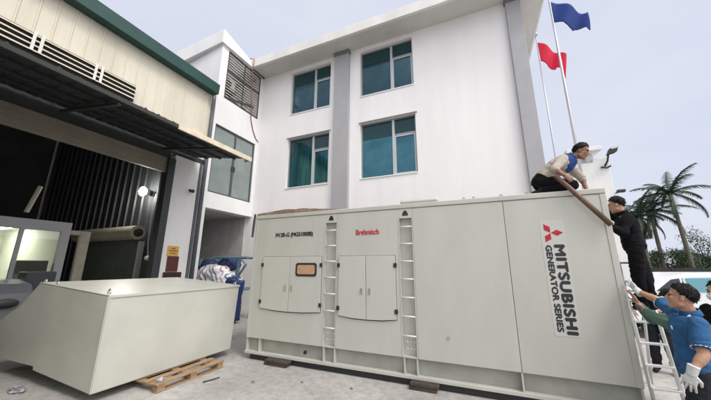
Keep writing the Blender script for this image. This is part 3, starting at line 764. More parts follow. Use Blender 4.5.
# ladder recesses
for a, b in lad:
    lr = bx('ladder_recess', M['gen'], gen, (a + 0.001, a + 0.016, GY - 0.006, GY + SK - 0.002, 0.41, 2.573), (b - 0.016, b - 0.001, GY - 0.006, GY + SK - 0.002, 0.41, 2.573), (a + 0.016, b - 0.016, GY + SK - 0.012, GY + SK - 0.002, 0.41, 2.573), (a + 0.001, b - 0.001, GY + 0.001, GY + SK - 0.002, ZB + 0.001, 0.409))
    for k in range(7):
        z = 0.70 + 0.288 * k
        bm = bmesh.new(); cone(bm, (a + 0.016, GY + 0.008, z), (b - 0.016, GY + 0.008, z), 0.013, 0.013, 10); link('rung', bm, M['rung'], lr, smooth=True)
    bm = bmesh.new()
    for dx in (0.07, 0.13, 0.19):
        for dz in (0.50, 0.60): cone(bm, (a + dx, GY + SK - 0.02, dz), (a + dx, GY + SK - 0.012, dz), 0.016, 0.016, 10)
    link('bolt_row', bm, M['rung'], lr)
    c = (a + b) / 2
    bm = bmesh.new(); prism(bm, [(c - 0.052, 2.618), (c + 0.052, 2.618), (c + 0.045, 2.66), (c + 0.02, 2.705), (c - 0.02, 2.705), (c - 0.045, 2.66)], 'Y', GY - 0.004, GY - 0.0005)
    link('warning_mark', bm, M['letter_black'], gen)
# doors
for (a, b, zt, zb, mid) in ((-4.10, -2.725, 1.945, 0.93, -3.43), (-2.36, -1.305, 1.945, 0.905, -1.835)):
    bm = bmesh.new(); prism(bm, [(a - 0.006, zt + 0.007), (a - 0.006, zb + 0.012), ((a + mid) / 2, zb - 0.022), (mid, zb - 0.028), ((b + mid) / 2, zb - 0.022), (b + 0.006, zb + 0.012), (b + 0.006, zt + 0.007)], 'Y', GY - 0.002, GY - 0.0008); link('door_frame', bm, M['dark_gap'], gen)
    for side, (c, d) in enumerate(((a, mid - 0.004), (mid + 0.004, b))):
        bm = bmesh.new()
        # lower edge bows slightly down towards the meeting stile
        z_out, z_in = zb + 0.022, zb - 0.012
        zl, zr = (z_out, z_in) if side == 0 else (z_in, z_out)
        prism(bm, [(c, zt), (c, zl), ((c + d) / 2, (zl + zr) / 2 - 0.010), (d, zr), (d, zt)], 'Y', GY - 0.022, GY - 0.0025)
        dr = link('door', bm, M['gen_door'], gen, bevel=0.006)
        hx = d - 0.07 if side == 0 else c + 0.07
        zc = 1.36
        hd = bx('handle', M['chrome'], dr, (hx - 0.016, hx + 0.016, GY - 0.040, GY - 0.0225, zc - 0.055, zc + 0.045), bevel=0.006)
        bm = bmesh.new(); cone(bm, (hx, GY - 0.0405, zc + 0.018), (hx, GY - 0.052, zc + 0.018), 0.018, 0.016, 14)
        link('lock', bm, M['chrome'], hd)
        ex = c - 0.028 if side == 0 else d - 0.028
        for hz in (zt - 0.16, zb + 0.145):
            bx('hinge', M['black'], dr, (ex, ex + 0.056, GY - 0.036, GY - 0.0228, hz - 0.036, hz + 0.036), bevel=0.005)
        if a < -4 and side == 1:
            def rrect(cx, cz_, w_, h_, r_):
                out = []
                for sx, sz, st in ((1, 1, 0), (-1, 1, 90), (-1, -1, 180), (1, -1, 270)):
                    for q in range(0, 91, 18): out.append((cx + sx * (w_ - r_) + r_ * math.cos(R(st + q)), cz_ + sz * (h_ - r_) + r_ * math.sin(R(st + q))))
                return out
            bm = bmesh.new(); prism(bm, rrect(-3.05, 1.70, 0.235, 0.125, 0.05), 'Y', GY - 0.032, GY - 0.0226); ww = link('window', bm, M['black'], dr, bevel=0.004)
            bm = bmesh.new(); prism(bm, rrect(-3.05, 1.70, 0.195, 0.085, 0.035), 'Y', GY - 0.034, GY - 0.0325); link('pane', bm, M['orange_pane'], ww)
# keyhole latch on the plain panel
bm = bmesh.new(); cone(bm, (-0.52, GY - 0.014, 0.735), (-0.52, GY - 0.0005, 0.735), 0.022, 0.024, 14); link('latch', bm, M['chrome'], gen)
# lettering
text('M12R-G (MGS1000B)', M['letter_black'], gen, 'lettering', (-3.83, GY, 2.318), (1, 0, 0), (0, 0, 1), 0.885, 0.105, off=0.006, depth=0.003)
text('Brehmisch', M['letter_red'], gen, 'lettering', (-2.025, GY, 2.318), (1, 0, 0), (0, 0, 1), 0.435, 0.095, off=0.005, depth=0.003)
bx('sticker', M['sticker'], gen, (0.835, 1.125, GY - 0.0025, GY - 0.0005, 0.885, 2.415))
text('MITSUBISHI', M['letter_black'], gen, 'lettering', (0.975, GY, 2.06), (0, 0, -1), (1, 0, 0), 1.14, 0.115, off=0.0125, depth=0.004, space=1.10)
text('GENERATOR SERIES', M['letter_black'], gen, 'lettering', (0.872, GY, 2.06), (0, 0, -1), (1, 0, 0), 1.12, 0.068, off=0.0065, depth=0.004, space=1.02)
bm = bmesh.new()
cx, czz, L_ = 0.955, 2.235, 0.148
for ang in (0, 120, 240):           # three lozenges, the mark turned a quarter clockwise
    d1 = Vector((math.cos(R(ang)), math.sin(R(ang)))); d2 = Vector((-d1.y, d1.x))
    q = [Vector((0, 0)) + d1 * 0.004, d1 * (L_ / 2) + d2 * L_ * 0.2887, d1 * L_, d1 * (L_ / 2) - d2 * L_ * 0.2887]
    prism(bm, [(cx + p.x, czz + p.y) for p in q], 'Y', GY - 0.0045, GY - 0.0028)
link('emblem', bm, M['emblem_red'], gen)
# torn sheet on the roof edge
bm = bmesh.new()
n = 26
prev = None
for i in range(n + 1):
    t = i / n; x = -4.38 + 1.95 * t
    h = 0.028 + 0.055 * math.sin(math.pi * min(1, t * 1.15)) + 0.018 * noise.noise(Vector((t * 9, 0, 3)))
    h = max(0.006, h * (1 if t < 0.9 else (1 - t) * 10))
    pts4 = [(x, GY - 0.004, ZT + 0.004), (x, GY + 0.0, ZT + 0.004 + h), (x, GY + 0.35 + 0.04 * noise.noise(Vector((t * 7, 2, 1))), ZT + 0.004 + h * 0.8), (x, GY + 0.4, ZT + 0.003)]
    cur = [bm.verts.new(p) for p in pts4]
    if prev: bridge(bm, prev, cur)
    else: bm.faces.new(cur)
    prev = cur
bm.faces.new(list(reversed(prev)))
tag(link('torn_sheet', bm, M['torn']), 'ragged brown sheet lying along the roof edge above the left generator doors', 'sheet')
bm = bmesh.new(); tube(bm, [(-4.41, GY - 0.02, 2.86), (-4.418, GY - 0.03, 2.6), (-4.43, GY - 0.03, 2.36)], [0.02, 0.026, 0.02], 6)
tag(link('hanging_strap', bm, M['dark_gap']), 'dark strap hanging down the far left corner of the generator', 'strap')
# timber packing under the base
for (a, b, y0, y1, lab) in ((-3.80, -3.32, 4.61, 4.775, 'dark timber block packed under the base below the left doors'), (-1.12, -0.72, 4.63, 4.775, 'dark timber block packed under the base below the right ladder recess')):
    t = bx('timber_block', M['timber'], None, (a, b, y0, y1, 0.0, 0.055), (a + 0.02, b + 0.03, y0 - 0.01, y1 - 0.03, 0.057, 0.098), bevel=0.006)
    tag(t, lab, 'timber', 'packing under the generator')

# ------------------------------------------------------------------ steel exhaust hood lying in front of the workshop, on a pallet
hood = empty('steel_hood', 'grey green sheet steel hood with sloped end lying on a wooden pallet', 'hood', (-6.2, 3.6, 0))
prof = [(-4.80, 0.125), (-4.80, 1.352), (-6.82, 1.475), (-7.30, 1.10), (-7.95, 0.80), (-7.9, 0.235), (-6.42, 0.255), (-6.40, 0.205)]
bm = bmesh.new(); prism(bm, prof, 'Y', 2.46, 4.86)
for v in bm.verts:
    if v.co.y > 4 and v.co.z < 0.5: v.co.y -= 0.09
hd = link('casing', bm, M['hood'], hood, bevel=0.012, seg=3)
bx('edge_strip', M['gen_door'], hood, (-4.835, -4.792, 2.448, 2.459, 0.14, 1.345), (-4.798, -4.790, 2.462, 2.50, 0.14, 1.345))
bm = bmesh.new()
prism(bm, [(-4.785, 1.325), (-4.785, 1.362), (-6.815, 1.487), (-6.815, 1.479), (-4.80, 1.356), (-4.80, 1.325)], 'Y', 2.455, 4.86)
link('top_fold', bm, M['hood'], hood)
for (x, y, z) in ((-4.92, 2.52, 1.36), (-6.35, 2.50, 1.445), (-6.75, 2.50, 1.47), (-4.86, 4.78, 1.352)):
    bm = bmesh.new(); tube(bm, [(x - 0.03, y, z - 0.01), (x - 0.028, y, z + 0.045), (x, y, z + 0.075), (x + 0.028, y, z + 0.045), (x + 0.03, y, z - 0.01)], 0.011, 6)
    link('lifting_eye', bm, M['chrome'], hood, smooth=True)
pl = empty('wooden_pallet', 'raw wooden pallet under the long side of the steel hood', 'pallet', (-4.9, 3.65, 0))
bxs('deck_board', M['pallet'], pl, *[(x, x + 0.11, 3.03, 4.22, 0.098, 0.120) for x in (-4.47, -4.70, -4.93, -5.16, -5.39, -5.62, -5.85, -6.08)], bevel=0.004)
bxs('stringer', M['pallet'], pl, *[(-6.08, -4.362, y, y + 0.11, 0.078, 0.0975) for y in (3.05, 3.57, 4.09)], bevel=0.003)
bxs('bottom_board', M['pallet'], pl, *[(x, x + 0.1, 3.04, 4.21, 0.0, 0.016) for x in (-4.465, -5.25, -6.08)], bevel=0.003)
bxs('block', M['pallet'], pl, *[(x, x + 0.1, y, y + 0.11, 0.0165, 0.0775) for y in (3.05, 3.57, 4.09) for x in (-4.465, -5.25, -6.08)], bevel=0.003)
bm = bmesh.new(); ellipsoid(bm, (-4.45, 3.13, 0.145), V(0.06, 0, 0), V(0, 0.05, 0), V(0, 0, 0.035), 10, 7, lambda l: 1 + 0.3 * noise.noise(l * 3))
tag(link('wad_of_tape', bm, M['litter']), 'crumpled grey wad lying on the corner of the wooden pallet', 'litter')
bm = bmesh.new(); ellipsoid(bm, (-6.25, 2.28, 0.035), V(0.14, 0.03, 0), V(-0.02, 0.06, 0), V(0, 0, 0.045), 16, 10, lambda l: 1 + 0.55 * noise.noise(l * 4))
tag(link('crumpled_wrapper', bm, M['litter']), 'crumpled black and white wrapper on the concrete at the lower left', 'litter')
bm = bmesh.new()
for k in range(7):
    x, y = random.uniform(-4.2, -3.7), random.uniform(3.2, 4.3)
    pass
bm.free()
for k, (x, y, r) in enumerate(((-4.1, 3.7, 0.16), (-3.4, 3.9, 0.025), (-2.7, 4.2, 0.02), (-1.9, 4.3, 0.022))):
    bm = bmesh.new()
    if k == 0: tube(bm, [(x, y - 0.12, 0.012), (x + 0.05, y, 0.012), (x + 0.08, y + 0.12, 0.012)], 0.010, 6)
    else: ellipsoid(bm, (x, y, r * 0.5), V(r, 0, 0), V(0, r * 0.8, 0), V(0, 0, r * 0.6), 9, 6, lambda l: 1 + 0.4 * noise.noise(l * 3 + Vector((k, 0, 0))))
    o = link('stick' if k == 0 else 'stone', bm, M['timber'] if k == 0 else M['cavity'])
    tag(o, ('thin dark stick on the concrete beside the pallet', 'small stone on the concrete left of the first timber block', 'small stone on the concrete below the left ladder recess', 'small stone on the concrete below the right double doors')[k], 'stick' if k == 0 else 'stone')

# ------------------------------------------------------------------ loaded rack in front of the passage
rk = empty('steel_rack', 'blue grey steel rack standing before the dark passage, loaded with bundles', 'rack', (-8.2, 7.6, 0))
bm = bmesh.new()
tube(bm, [(-8.9, 7.45, 1.98), (-8.45, 7.45, 2.04), (-7.1, 7.45, 2.02)], 0.045, 8)
tube(bm, [(-8.6, 8.1, 2.04), (-7.1, 8.1, 2.02)], 0.04, 8)
link('top_rail', bm, M['blue_steel'], rk)
for x, xb, y in ((-7.45, -7.75, 7.45), (-7.35, -7.45, 8.1), (-9.3, -9.5, 7.45), (-9.3, -9.5, 8.1)):
    bm = bmesh.new(); tube(bm, [(x, y, 2.0), (xb, y, 0.0)], 0.05, 8); link('leg', bm, M['blue_steel'], rk)
bx('shelf', M['blue_steel'], rk, (-9.9, -7.3, 7.35, 8.2, 0.95, 1.02))
bm = bmesh.new(); tube(bm, [(-7.45, 7.44, 2.0), (-7.15, 7.44, 1.8), (-7.62, 7.44, 1.2)], 0.035, 8); link('brace', bm, M['blue_steel'], rk)
bm = bmesh.new()
for c, r in (((-9.3, 7.55, 1.30), (0.62, 0.4, 0.27)), ((-8.6, 7.5, 1.42), (0.75, 0.42, 0.36)), ((-8.0, 7.5, 1.28), (0.55, 0.4, 0.27)), ((-8.9, 7.5, 1.15), (0.95, 0.45, 0.16)), ((-8.3, 7.4, 1.56), (0.4, 0.3, 0.2))):
    ellipsoid(bm, c, V(r[0], 0, 0), V(0, r[1], 0), V(0, 0, r[2]))
tag(remeshed('tarpaulin_bundle', bm, M['striped'], None, 0.03, 3, 0.05, 3.2, 4.0), 'folded white tarpaulin with red and dark stripes heaped on the steel rack', 'tarpaulin')
for k, (c, r, m_, lab) in enumerate((((-9.25, 7.75, 1.72), (0.42, 0.33, 0.24), 'navy_plastic', 'navy sack on the left of the striped tarpaulin heap'), ((-8.20, 7.75, 1.82), (0.40, 0.33, 0.22), 'blue_plastic', 'dark blue sack on top of the striped tarpaulin heap'), ((-7.62, 7.35, 1.18), (0.26, 0.2, 0.22), 'navy_plastic', 'navy sack tucked low at the right of the striped heap'))):
    bm = bmesh.new(); ellipsoid(bm, c, V(r[0], 0, 0), V(0, r[1], 0), V(0, 0, r[2]))
    tag(remeshed('sack', bm, M[m_], None, 0.025, 2, 0.04, 4.0, k * 3.0), lab, 'sack', 'sacks on the rack')
bm = bmesh.new(); prev = None
for j in range(17):
    z = 1.30 - 1.22 * j / 16; ringp = []
    for i in range(20):
        a = 2 * math.pi * i / 20
        rr = 1 + 0.16 * math.sin(5 * a + j * 0.25) + 0.1 * noise.noise(Vector((a, j * 0.3, 0)))
        ringp.append(bm.verts.new((-7.28 + 0.27 * rr * math.cos(a) - 0.08 * j / 16, 7.2 + 0.2 * rr * math.sin(a), z)))
    if prev: bridge(bm, prev, ringp)
    else: bm.faces.new(ringp)
    prev = ringp
bm.faces.new(list(reversed(prev)))
tag(link('blue_tarp', bm, M['blue_plastic'], smooth=True), 'upright roll of bright blue plastic tarp at the end of the rack', 'tarp')

# ------------------------------------------------------------------ flag poles and flags
def flag(name, label, material, p0, dx, dz, seed, sag):
    bm = bmesh.new(); nx, nz = 22, 12; G = []
    for i in range(nx + 1):
        rowv = []
        for j in range(nz + 1):
            s, t = i / nx, j / nz
            x = p0[0] + dx * s
            z = p0[2] - dz * t * (1 - 0.25 * s) - sag * s ** 1.15 + 0.05 * math.sin(s * 7 + seed) * s - 0.22 * t * (1 if int(s * 3.2) % 2 else 0.3) * s
            y = p0[1] + 0.28 * math.sin(s * 9 + t * 2.0 + seed) * (0.25 + s) * 0.6
            rowv.append(Vector((x - 0.10 * t * s * dx, y, z)))
        G.append(rowv)
    for off in (0.0, 0.012):
        vv = [[bm.verts.new(p + Vector((0, off, 0))) for p in r] for r in G]
        for i in range(nx):
            for j in range(nz): bm.faces.new((vv[i][j], vv[i + 1][j], vv[i + 1][j + 1], vv[i][j + 1]))
        if off == 0: A_ = vv
    for i in range(nx):
        for j in (0, nz): bm.faces.new((A_[i][j], A_[i + 1][j], vv[i + 1][j], vv[i][j]))
    for j in range(nz):
        for i in (0, nx): bm.faces.new((A_[i][j], A_[i][j + 1], vv[i][j + 1], vv[i][j]))
    o = link(name, bm, material, None, smooth=True); tag(o, label, 'flag'); return o
for x, y, zt, r, lab in ((3.42, 14.0, 12.6, 0.032, 'thinner steel flagpole carrying the red flag'), (4.02, 13.4, 16.0, 0.048, 'taller steel flagpole carrying the blue flag')):
    p = empty('flagpole', lab, 'flagpole', (x, y, 0), 'flagpoles behind the office')
    bm = bmesh.new(); tube(bm, [(x, y, 0.15), (x, y, zt * 0.5), (x, y, zt)], [r * 1.3, r * 1.1, r * 0.7], 12); link('pole', bm, M['pole'], p, smooth=True)
    bm = bmesh.new(); ellipsoid(bm, (x, y, zt + 0.07), V(0.09, 0, 0), V(0, 0.09, 0), V(0, 0, 0.09)); link('finial', bm, M['pole'], p, smooth=True)
    bx('base', M['fascia_white'], p, (x - 0.3, x + 0.3, y - 0.3, y + 0.3, 0.0, 0.15))
flag('blue_flag', 'blue flag streaming to the right from the taller pole', M['flag_blue'], (4.06, 13.4, 13.75), 1.25, 1.15, 0.4, 1.15)
rf = flag('red_flag', 'red flag hanging from the thinner pole, lower than the blue one', M['flag_red'], (3.46, 14.0, 12.25), 0.95, 1.10, 2.2, 1.15)

# ------------------------------------------------------------------ gate tower with floodlight
tw = empty('gate_tower', 'narrow white square tower behind the generator carrying a floodlight', 'tower', (5.4, 16, 0))
bx('shaft', M['tower'], tw, (4.45, 5.35, 16.0, 17.6, 0, 6.55), (5.36, 5.95, 16.1, 17.5, 0, 6.78), bevel=0.02)
bx('cap_slab', M['tower'], tw, (4.3, 5.65, 15.7, 17.8, 7.05, 7.25), bevel=0.02)
bx('post', M['tower'], tw, (5.2, 5.45, 16.3, 16.8, 6.56, 7.049))
fl = empty('floodlight', 'black square floodlight on a bracket at the top of the white tower', 'floodlight', (5.95, 15.8, 6.7))
bm = bmesh.new(); prism(bm, [(5.78, 6.74), (6.12, 6.83), (6.20, 7.06), (5.90, 7.02)], 'Y', 15.55, 15.85); link('housing', bm, M['black'], fl, bevel=0.02)
bm = bmesh.new(); prism(bm, [(5.92, 7.03), (6.21, 7.07), (6.18, 6.98), (5.91, 6.94)], 'Y', 15.52, 15.549); link('lens', bm, M['sticker'], fl)
bm = bmesh.new(); tube(bm, [(5.78, 16.1, 6.35), (5.8, 15.8, 6.5), (5.85, 15.75, 6.78)], 0.04, 8); link('bracket', bm, M['dark_gap'], fl)
bm = bmesh.new(); tube(bm, [(5.6, 16.05, 6.3), (5.78, 16.0, 6.22), (5.95, 16.0, 6.3)], 0.04, 8); link('cable_loop', bm, M['dark_gap'], fl)
sc_ = empty('security_camera', 'small dark camera on the right edge of the white tower', 'camera', (6.2, 16, 5.1))
bm = bmesh.new(); tube(bm, [(5.9, 16.2, 5.0), (6.05, 16.1, 5.05)], 0.03, 8); link('arm', bm, M['dark_gap'], sc_)
bx('camera_body', M['black'], sc_, (6.0, 6.28, 15.95, 16.15, 5.03, 5.15), bevel=0.02)

# ------------------------------------------------------------------ far right: fence, trees, palms, car
fe = empty('boundary_fence', 'black solid boundary fence running behind the white car', 'fence', (14, 20, 0))
bxs('panel', M['fence'], fe, *[(x + 0.05, x + 1.95, 20.0, 20.05, 0.05, 1.70) for x in range(3, 27, 2)])
for x in range(3, 28, 2): bx('post', M['fence'], fe, (x - 0.05, x + 0.05, 19.98, 20.07, 0, 1.76))
def leaf_quad(bm, c, s):
    a = Vector((random.gauss(0, 1), random.gauss(0, 1), random.gauss(0, 1))).normalized()
    b = a.orthogonal().normalized(); b = Matrix.Rotation(random.uniform(0, 6.28), 3, a) @ b; d = a.cross(b)
    L, w_ = s * random.uniform(0.7, 1.3), s * random.uniform(0.28, 0.45)
    vs4 = [bm.verts.new(c + b * L), bm.verts.new(c + d * w_), bm.verts.new(c - b * L), bm.verts.new(c - d * w_)]
    bm.faces.new(vs4)
def tree(label, x, y, h, rx, rz, material, n=6500, s=0.075, ncl=34):
    t = empty('broadleaf_tree', label, 'tree', (x, y, 0), 'trees beyond the fence')
    bm = bmesh.new()
    tube(bm, [(x, y, 0), (x + 0.05, y, h * 0.3), (x - 0.05, y, h * 0.6)], [0.13, 0.10, 0.06], 8)
    cl = []
    for k in range(ncl):
        a, q = random.uniform(0, 6.28), random.uniform(0.2, 1) ** 0.6
        zz = random.uniform(-0.85, 0.9)
        rr = math.sqrt(max(0.05, 1 - zz * zz)) * q
        cl.append(Vector((x + rx * rr * math.cos(a), y + rx * rr * math.sin(a), h - rz + rz * zz)))
    for k in range(ncl):
        tube(bm, [(x, y, h * 0.35 + 0.03 * k), tuple((Vector((x, y, h * 0.5)) + cl[k]) / 2), tuple(cl[k])], [0.04, 0.022, 0.008], 5)
    link('trunk', bm, M['bark'], t, smooth=True)
    bm = bmesh.new()
    for k in range(n):
        c = random.choice(cl); r = rx * 0.34
        leaf_quad(bm, c + Vector((random.gauss(0, r * 0.46), random.gauss(0, r * 0.46), random.gauss(0, r * 0.36))), s)
    bmesh_faces = bm
    me = bpy.data.meshes.new('crown'); bm.to_mesh(me); bm.free()
    link_mesh('crown', me, material, t)
for a in (('bushy pale green tree just right of the ladder, beyond the fence', 10.2, 23.0, 2.9, 1.3, 1.3, M['leaf_a']),
          ('dark low tree beneath the middle palm, beyond the fence', 12.0, 24.5, 2.7, 1.3, 1.2, M['leaf_b']),
          ('airy tree with thin crown rising behind the tall palm trunk', 13.4, 26.0, 4.2, 1.6, 1.9, M['leaf_b'], 3200, 0.07, 30),
          ('dense dark tree between the tall palm and the photo edge', 14.8, 25.0, 3.0, 1.5, 1.4, M['leaf_b']),
          ('mid green tree cut by the right edge of the photo', 16.9, 25.5, 3.1, 1.5, 1.4, M['leaf_a']),
          ('tall dark tree hidden behind the climbing man', 8.2, 25.0, 3.4, 1.4, 1.5, M['leaf_b'])): tree(*a)
def palm(label, x, y, h, lean, L, nf, seed, dry=0):
    random.seed(seed)
    t = empty('palm_tree', label, 'palm tree', (x, y, 0), 'palms beyond the fence')
    tp = Vector((x + lean, y, h))
    bm = bmesh.new()
    pts = [(x + lean * (k / 14) ** 1.4, y, h * k / 14) for k in range(15)]
    tube(bm, pts, [0.115 - 0.04 * k / 14 + (0.008 if k % 2 else 0) for k in range(15)], 10)
    link('trunk', bm, M['trunk'], t, smooth=True)
    def frond(bm, az, el, L):
        n = 16; P = []
        p = tp.copy(); e = el
        for k in range(n + 1):
            P.append(p.copy())
            d = Vector((math.cos(az) * math.cos(e), math.sin(az) * math.cos(e), math.sin(e)))
            p = p + d * (L / n); e -= (0.035 + 0.085 * k / n) * (1.15 - 0.25 * el)
        tube(bm, P, [0.03 * (1 - 0.8 * k / n) for k in range(n + 1)], 5)
        side = Vector((-math.sin(az), math.cos(az), 0))
        for k in range(1, n + 1):
            for sub in (0.0, 0.33, 0.66):
                q = P[k - 1].lerp(P[k], sub); d = (P[k] - P[k - 1]).normalized()
                ll = L * 0.20 * math.sin(math.pi * (0.12 + 0.83 * (k + sub) / (n + 1))) + 0.06
                for sgn in (-1, 1):
                    tip = q + side * sgn * ll * 0.62 + d * ll * 0.45 + Vector((0, 0, -ll * random.uniform(0.25, 0.6)))
                    w_ = d * 0.030
                    bm.faces.new([bm.verts.new(q - w_), bm.verts.new(q + w_), bm.verts.new(tip)])
    bm = bmesh.new()
    for k in range(nf):
        frond(bm, k * 2.399 + random.uniform(-0.2, 0.2), R((-20, 15, 45, 70, 5, 30, 58)[k % 7] + random.uniform(-8, 8)), L * random.uniform(0.85, 1.1))
    me = bpy.data.meshes.new('crown'); bm.to_mesh(me); bm.free(); link_mesh('crown', me, M['palm_leaf'], t)
    if dry:
        bm = bmesh.new()
        for k in range(dry): frond(bm, random.uniform(0, 6.28), R(random.uniform(-70, -35)), L * 0.8)
        me = bpy.data.meshes.new('dry_fronds'); bm.to_mesh(me); bm.free(); link_mesh('dry_fronds', me, M['palm_dry'], t)
palm('tallest palm, furthest right, with open crown against the sky', 10.78, 22.0, 6.0, -0.2, 2.05, 13, 11)
palm('middle palm with drooping crown just left of the tallest palm', 9.85, 22.6, 5.0, -0.05, 2.0, 14, 23)
palm('shaggy palm with browning fronds nearest the climbing man', 9.0, 22.2, 4.7, 0.05, 1.9, 15, 31, 9)
random.seed(99)
gb = empty('low_building', 'low pale roofed building just showing over the fence', 'building', (16, 30, 0))
bx('wall', M['tower'], gb, (13.5, 26, 30, 36, 0, 2.0)); bx('roof', M['roof_pale'], gb, (13.0, 26.5, 29.6, 36.4, 2.002, 2.28))

vn = empty('white_car', 'white people carrier with blue reflecting windows parked behind the workmen', 'car', (5.6, 10.8, 0))
bm = bmesh.new()
prism(bm, [(3.15, 0.35), (3.12, 0.75), (3.3, 0.98), (3.95, 1.12), (4.42, 1.52), (4.8, 1.62), (6.8, 1.64), (7.6, 1.55), (7.85, 1.05), (7.85, 0.35)], 'Y', 10.0, 11.7)
link('body', bm, M['car_white'], vn, bevel=0.09, seg=4)
for m_, pts in (('car_glass', [(4.10, 1.17), (4.42, 1.46), (4.58, 1.49), (4.60, 1.17)]), ('car_glass_sky', [(4.70, 1.17), (4.70, 1.50), (5.55, 1.53), (5.55, 1.17)]), ('car_glass_sky', [(5.64, 1.17), (5.64, 1.53), (6.6, 1.53), (6.6, 1.17)]), ('car_glass_sky', [(6.7, 1.17), (6.7, 1.52), (7.35, 1.46), (7.6, 1.17)])):
    bm = bmesh.new(); prism(bm, pts, 'Y', 9.985, 9.998); link('window', bm, M[m_], vn, bevel=0.01)
bm = bmesh.new(); ellipsoid(bm, (4.42, 9.88, 1.14), V(0.09, 0, 0), V(0, 0.07, 0), V(0, 0, 0.075)); link('mirror', bm, M['car_white'], vn, smooth=True)
for x in (4.0, 6.9):
    for y in (10.06, 11.6):
        bm = bmesh.new(); cone(bm, (x, y - 0.1, 0.32), (x, y + 0.1, 0.32), 0.32, 0.32, 28); w = link('wheel', bm, M['tyre'], vn, bevel=0.02)
        bm = bmesh.new(); cone(bm, (x, y - 0.112, 0.32), (x, y - 0.1005, 0.32), 0.18, 0.2, 20); link('rim', bm, M['chrome'], w)
bxs('door_line', M['dark_gap'], vn, (4.64, 4.645, 9.992, 9.9985, 0.5, 1.5), (5.59, 5.595, 9.992, 9.9985, 0.5, 1.52))
bm = bmesh.new(); ellipsoid(bm, (3.32, 10.03, 0.88), V(0.16, 0, 0), V(0, 0.06, 0), V(0, 0, 0.09)); link('headlight', bm, M['chrome'], vn, smooth=True)

# ------------------------------------------------------------------ aluminium step ladder by the right end of the generator
ld = empty('step_ladder', 'aluminium step ladder standing at the right end of the generator', 'ladder', (2.1, 5.7, 0))
bl, br, tl, tr = V(1.98, 5.50, 0), V(2.29, 5.50, 0), V(1.97, 5.72, 1.95), V(2.22, 5.72, 1.95)
for a, b in ((bl, tl), (br, tr)):
    bm = bmesh.new(); tube(bm, [a, a.lerp(b, 0.5), b], 0.024, 8); link('rail', bm, M['alu'], ld, smooth=True)
for a, b in ((V(1.93, 6.35, 0), tl), (V(2.30, 6.35, 0), tr)):
    bm = bmesh.new(); tube(bm, [a, b], 0.02, 8); link('rear_leg', bm, M['alu'], ld, smooth=True)
for k in range(1, 8):
    t = k * 0.275 / 1.95 - 0.048
    a, b = bl.lerp(tl, t), br.lerp(tr, t)
    bx('rung', M['alu'], ld, (a.x, b.x, a.y - 0.035, a.y + 0.035, a.z - 0.014, a.z + 0.014), bevel=0.005)
#PEOPLE
# ------------------------------------------------------------------ people
def nrm(v): return Vector(v).normalized()

def head_shapes(bm, c, F, U):
    L = U.cross(F)
    ellipsoid(bm, c + U * 0.035 - F * 0.014, L * 0.075, F * 0.093, U * 0.086)
    ellipsoid(bm, c - U * 0.034 + F * 0.020, L * 0.060, F * 0.066, U * 0.084)
    for s in (-1, 1):
        capsule(bm, c - U * 0.070 + L * 0.044 * s + F * 0.005, c - U * 0.098 + F * 0.058 + L * 0.012 * s, 0.026, 0.020)
        capsule(bm, c + U * 0.024 + F * 0.078 + L * 0.010 * s, c + U * 0.022 + F * 0.070 + L * 0.044 * s, 0.012, 0.010)
        ellipsoid(bm, c - U * 0.022 + F * 0.066 + L * 0.036 * s, L * 0.022, F * 0.014, U * 0.024)
        ellipsoid(bm, c - U * 0.008 - F * 0.008 + L * 0.075 * s, L * 0.010 + F * 0.004, F * 0.017, U * 0.029)
        capsule(bm, c - U * 0.034 + F * 0.096 + L * 0.010 * s, c - U * 0.034 + F * 0.094 + L * 0.012 * s, 0.008, 0.008)
    capsule(bm, c + U * 0.010 + F * 0.086, c - U * 0.030 + F * 0.105, 0.008, 0.012)
    capsule(bm, c - U * 0.058 + F * 0.085 - L * 0.017, c - U * 0.058 + F * 0.085 + L * 0.017, 0.008, 0.008)
    capsule(bm, c - U * 0.070 + F * 0.083 - L * 0.013, c - U * 0.070 + F * 0.083 + L * 0.013, 0.008, 0.008)
    capsule(bm, c - U * 0.104 + F * 0.066 - L * 0.008, c - U * 0.104 + F * 0.066 + L * 0.008, 0.017, 0.017)

def hand_shapes(bm, w, d, n, thumb, curl, g=1.0, spread=0.05):
    """w wrist, d finger direction, n palm normal, thumb +1/-1: the side the thumb leaves from, curl: bend per joint (rad)"""
    d = nrm(d); n = (Vector(n) - d * Vector(n).dot(d)).normalized(); s = d.cross(n) * thumb
    loft(bm, [(w - d * 0.02, s * 0.026 * g, n * 0.020 * g), (w + d * 0.02, s * 0.032 * g, n * 0.018 * g), (w + d * 0.06, s * 0.042 * g, n * 0.016 * g), (w + d * 0.092, s * 0.040 * g, n * 0.013 * g)], 16)
    for i, (ln, off) in enumerate(((0.070, 0.031), (0.080, 0.0105), (0.074, -0.0105), (0.058, -0.031))):
        p = w + d * (0.086 - 0.006 * (i == 3)) + s * off * 1.02
        dd = (d + s * (1.5 - i) * spread).normalized(); r = (0.0092 - 0.0008 * (i == 3)) * g
        for k, fr in enumerate((0.42, 0.32, 0.26)):
            a = curl * (k + 0.4 + 0.12 * i)
            q = p + (dd * math.cos(a) + n * math.sin(a)) * ln * fr
            capsule(bm, p, q, r * (1 - 0.08 * k), r * (0.95 - 0.08 * k), 10); p = q
    p = w + d * 0.028 + s * 0.030; q = p + (d * 0.55 + s * 0.65 + n * 0.35).normalized() * 0.042
    capsule(bm, p, q, 0.0135 * g, 0.011 * g, 10)
    q2 = q + (d * 0.85 + s * 0.15 + n * (0.25 + curl * 0.4)).normalized() * 0.032
    capsule(bm, q, q2, 0.0108 * g, 0.009 * g, 10)

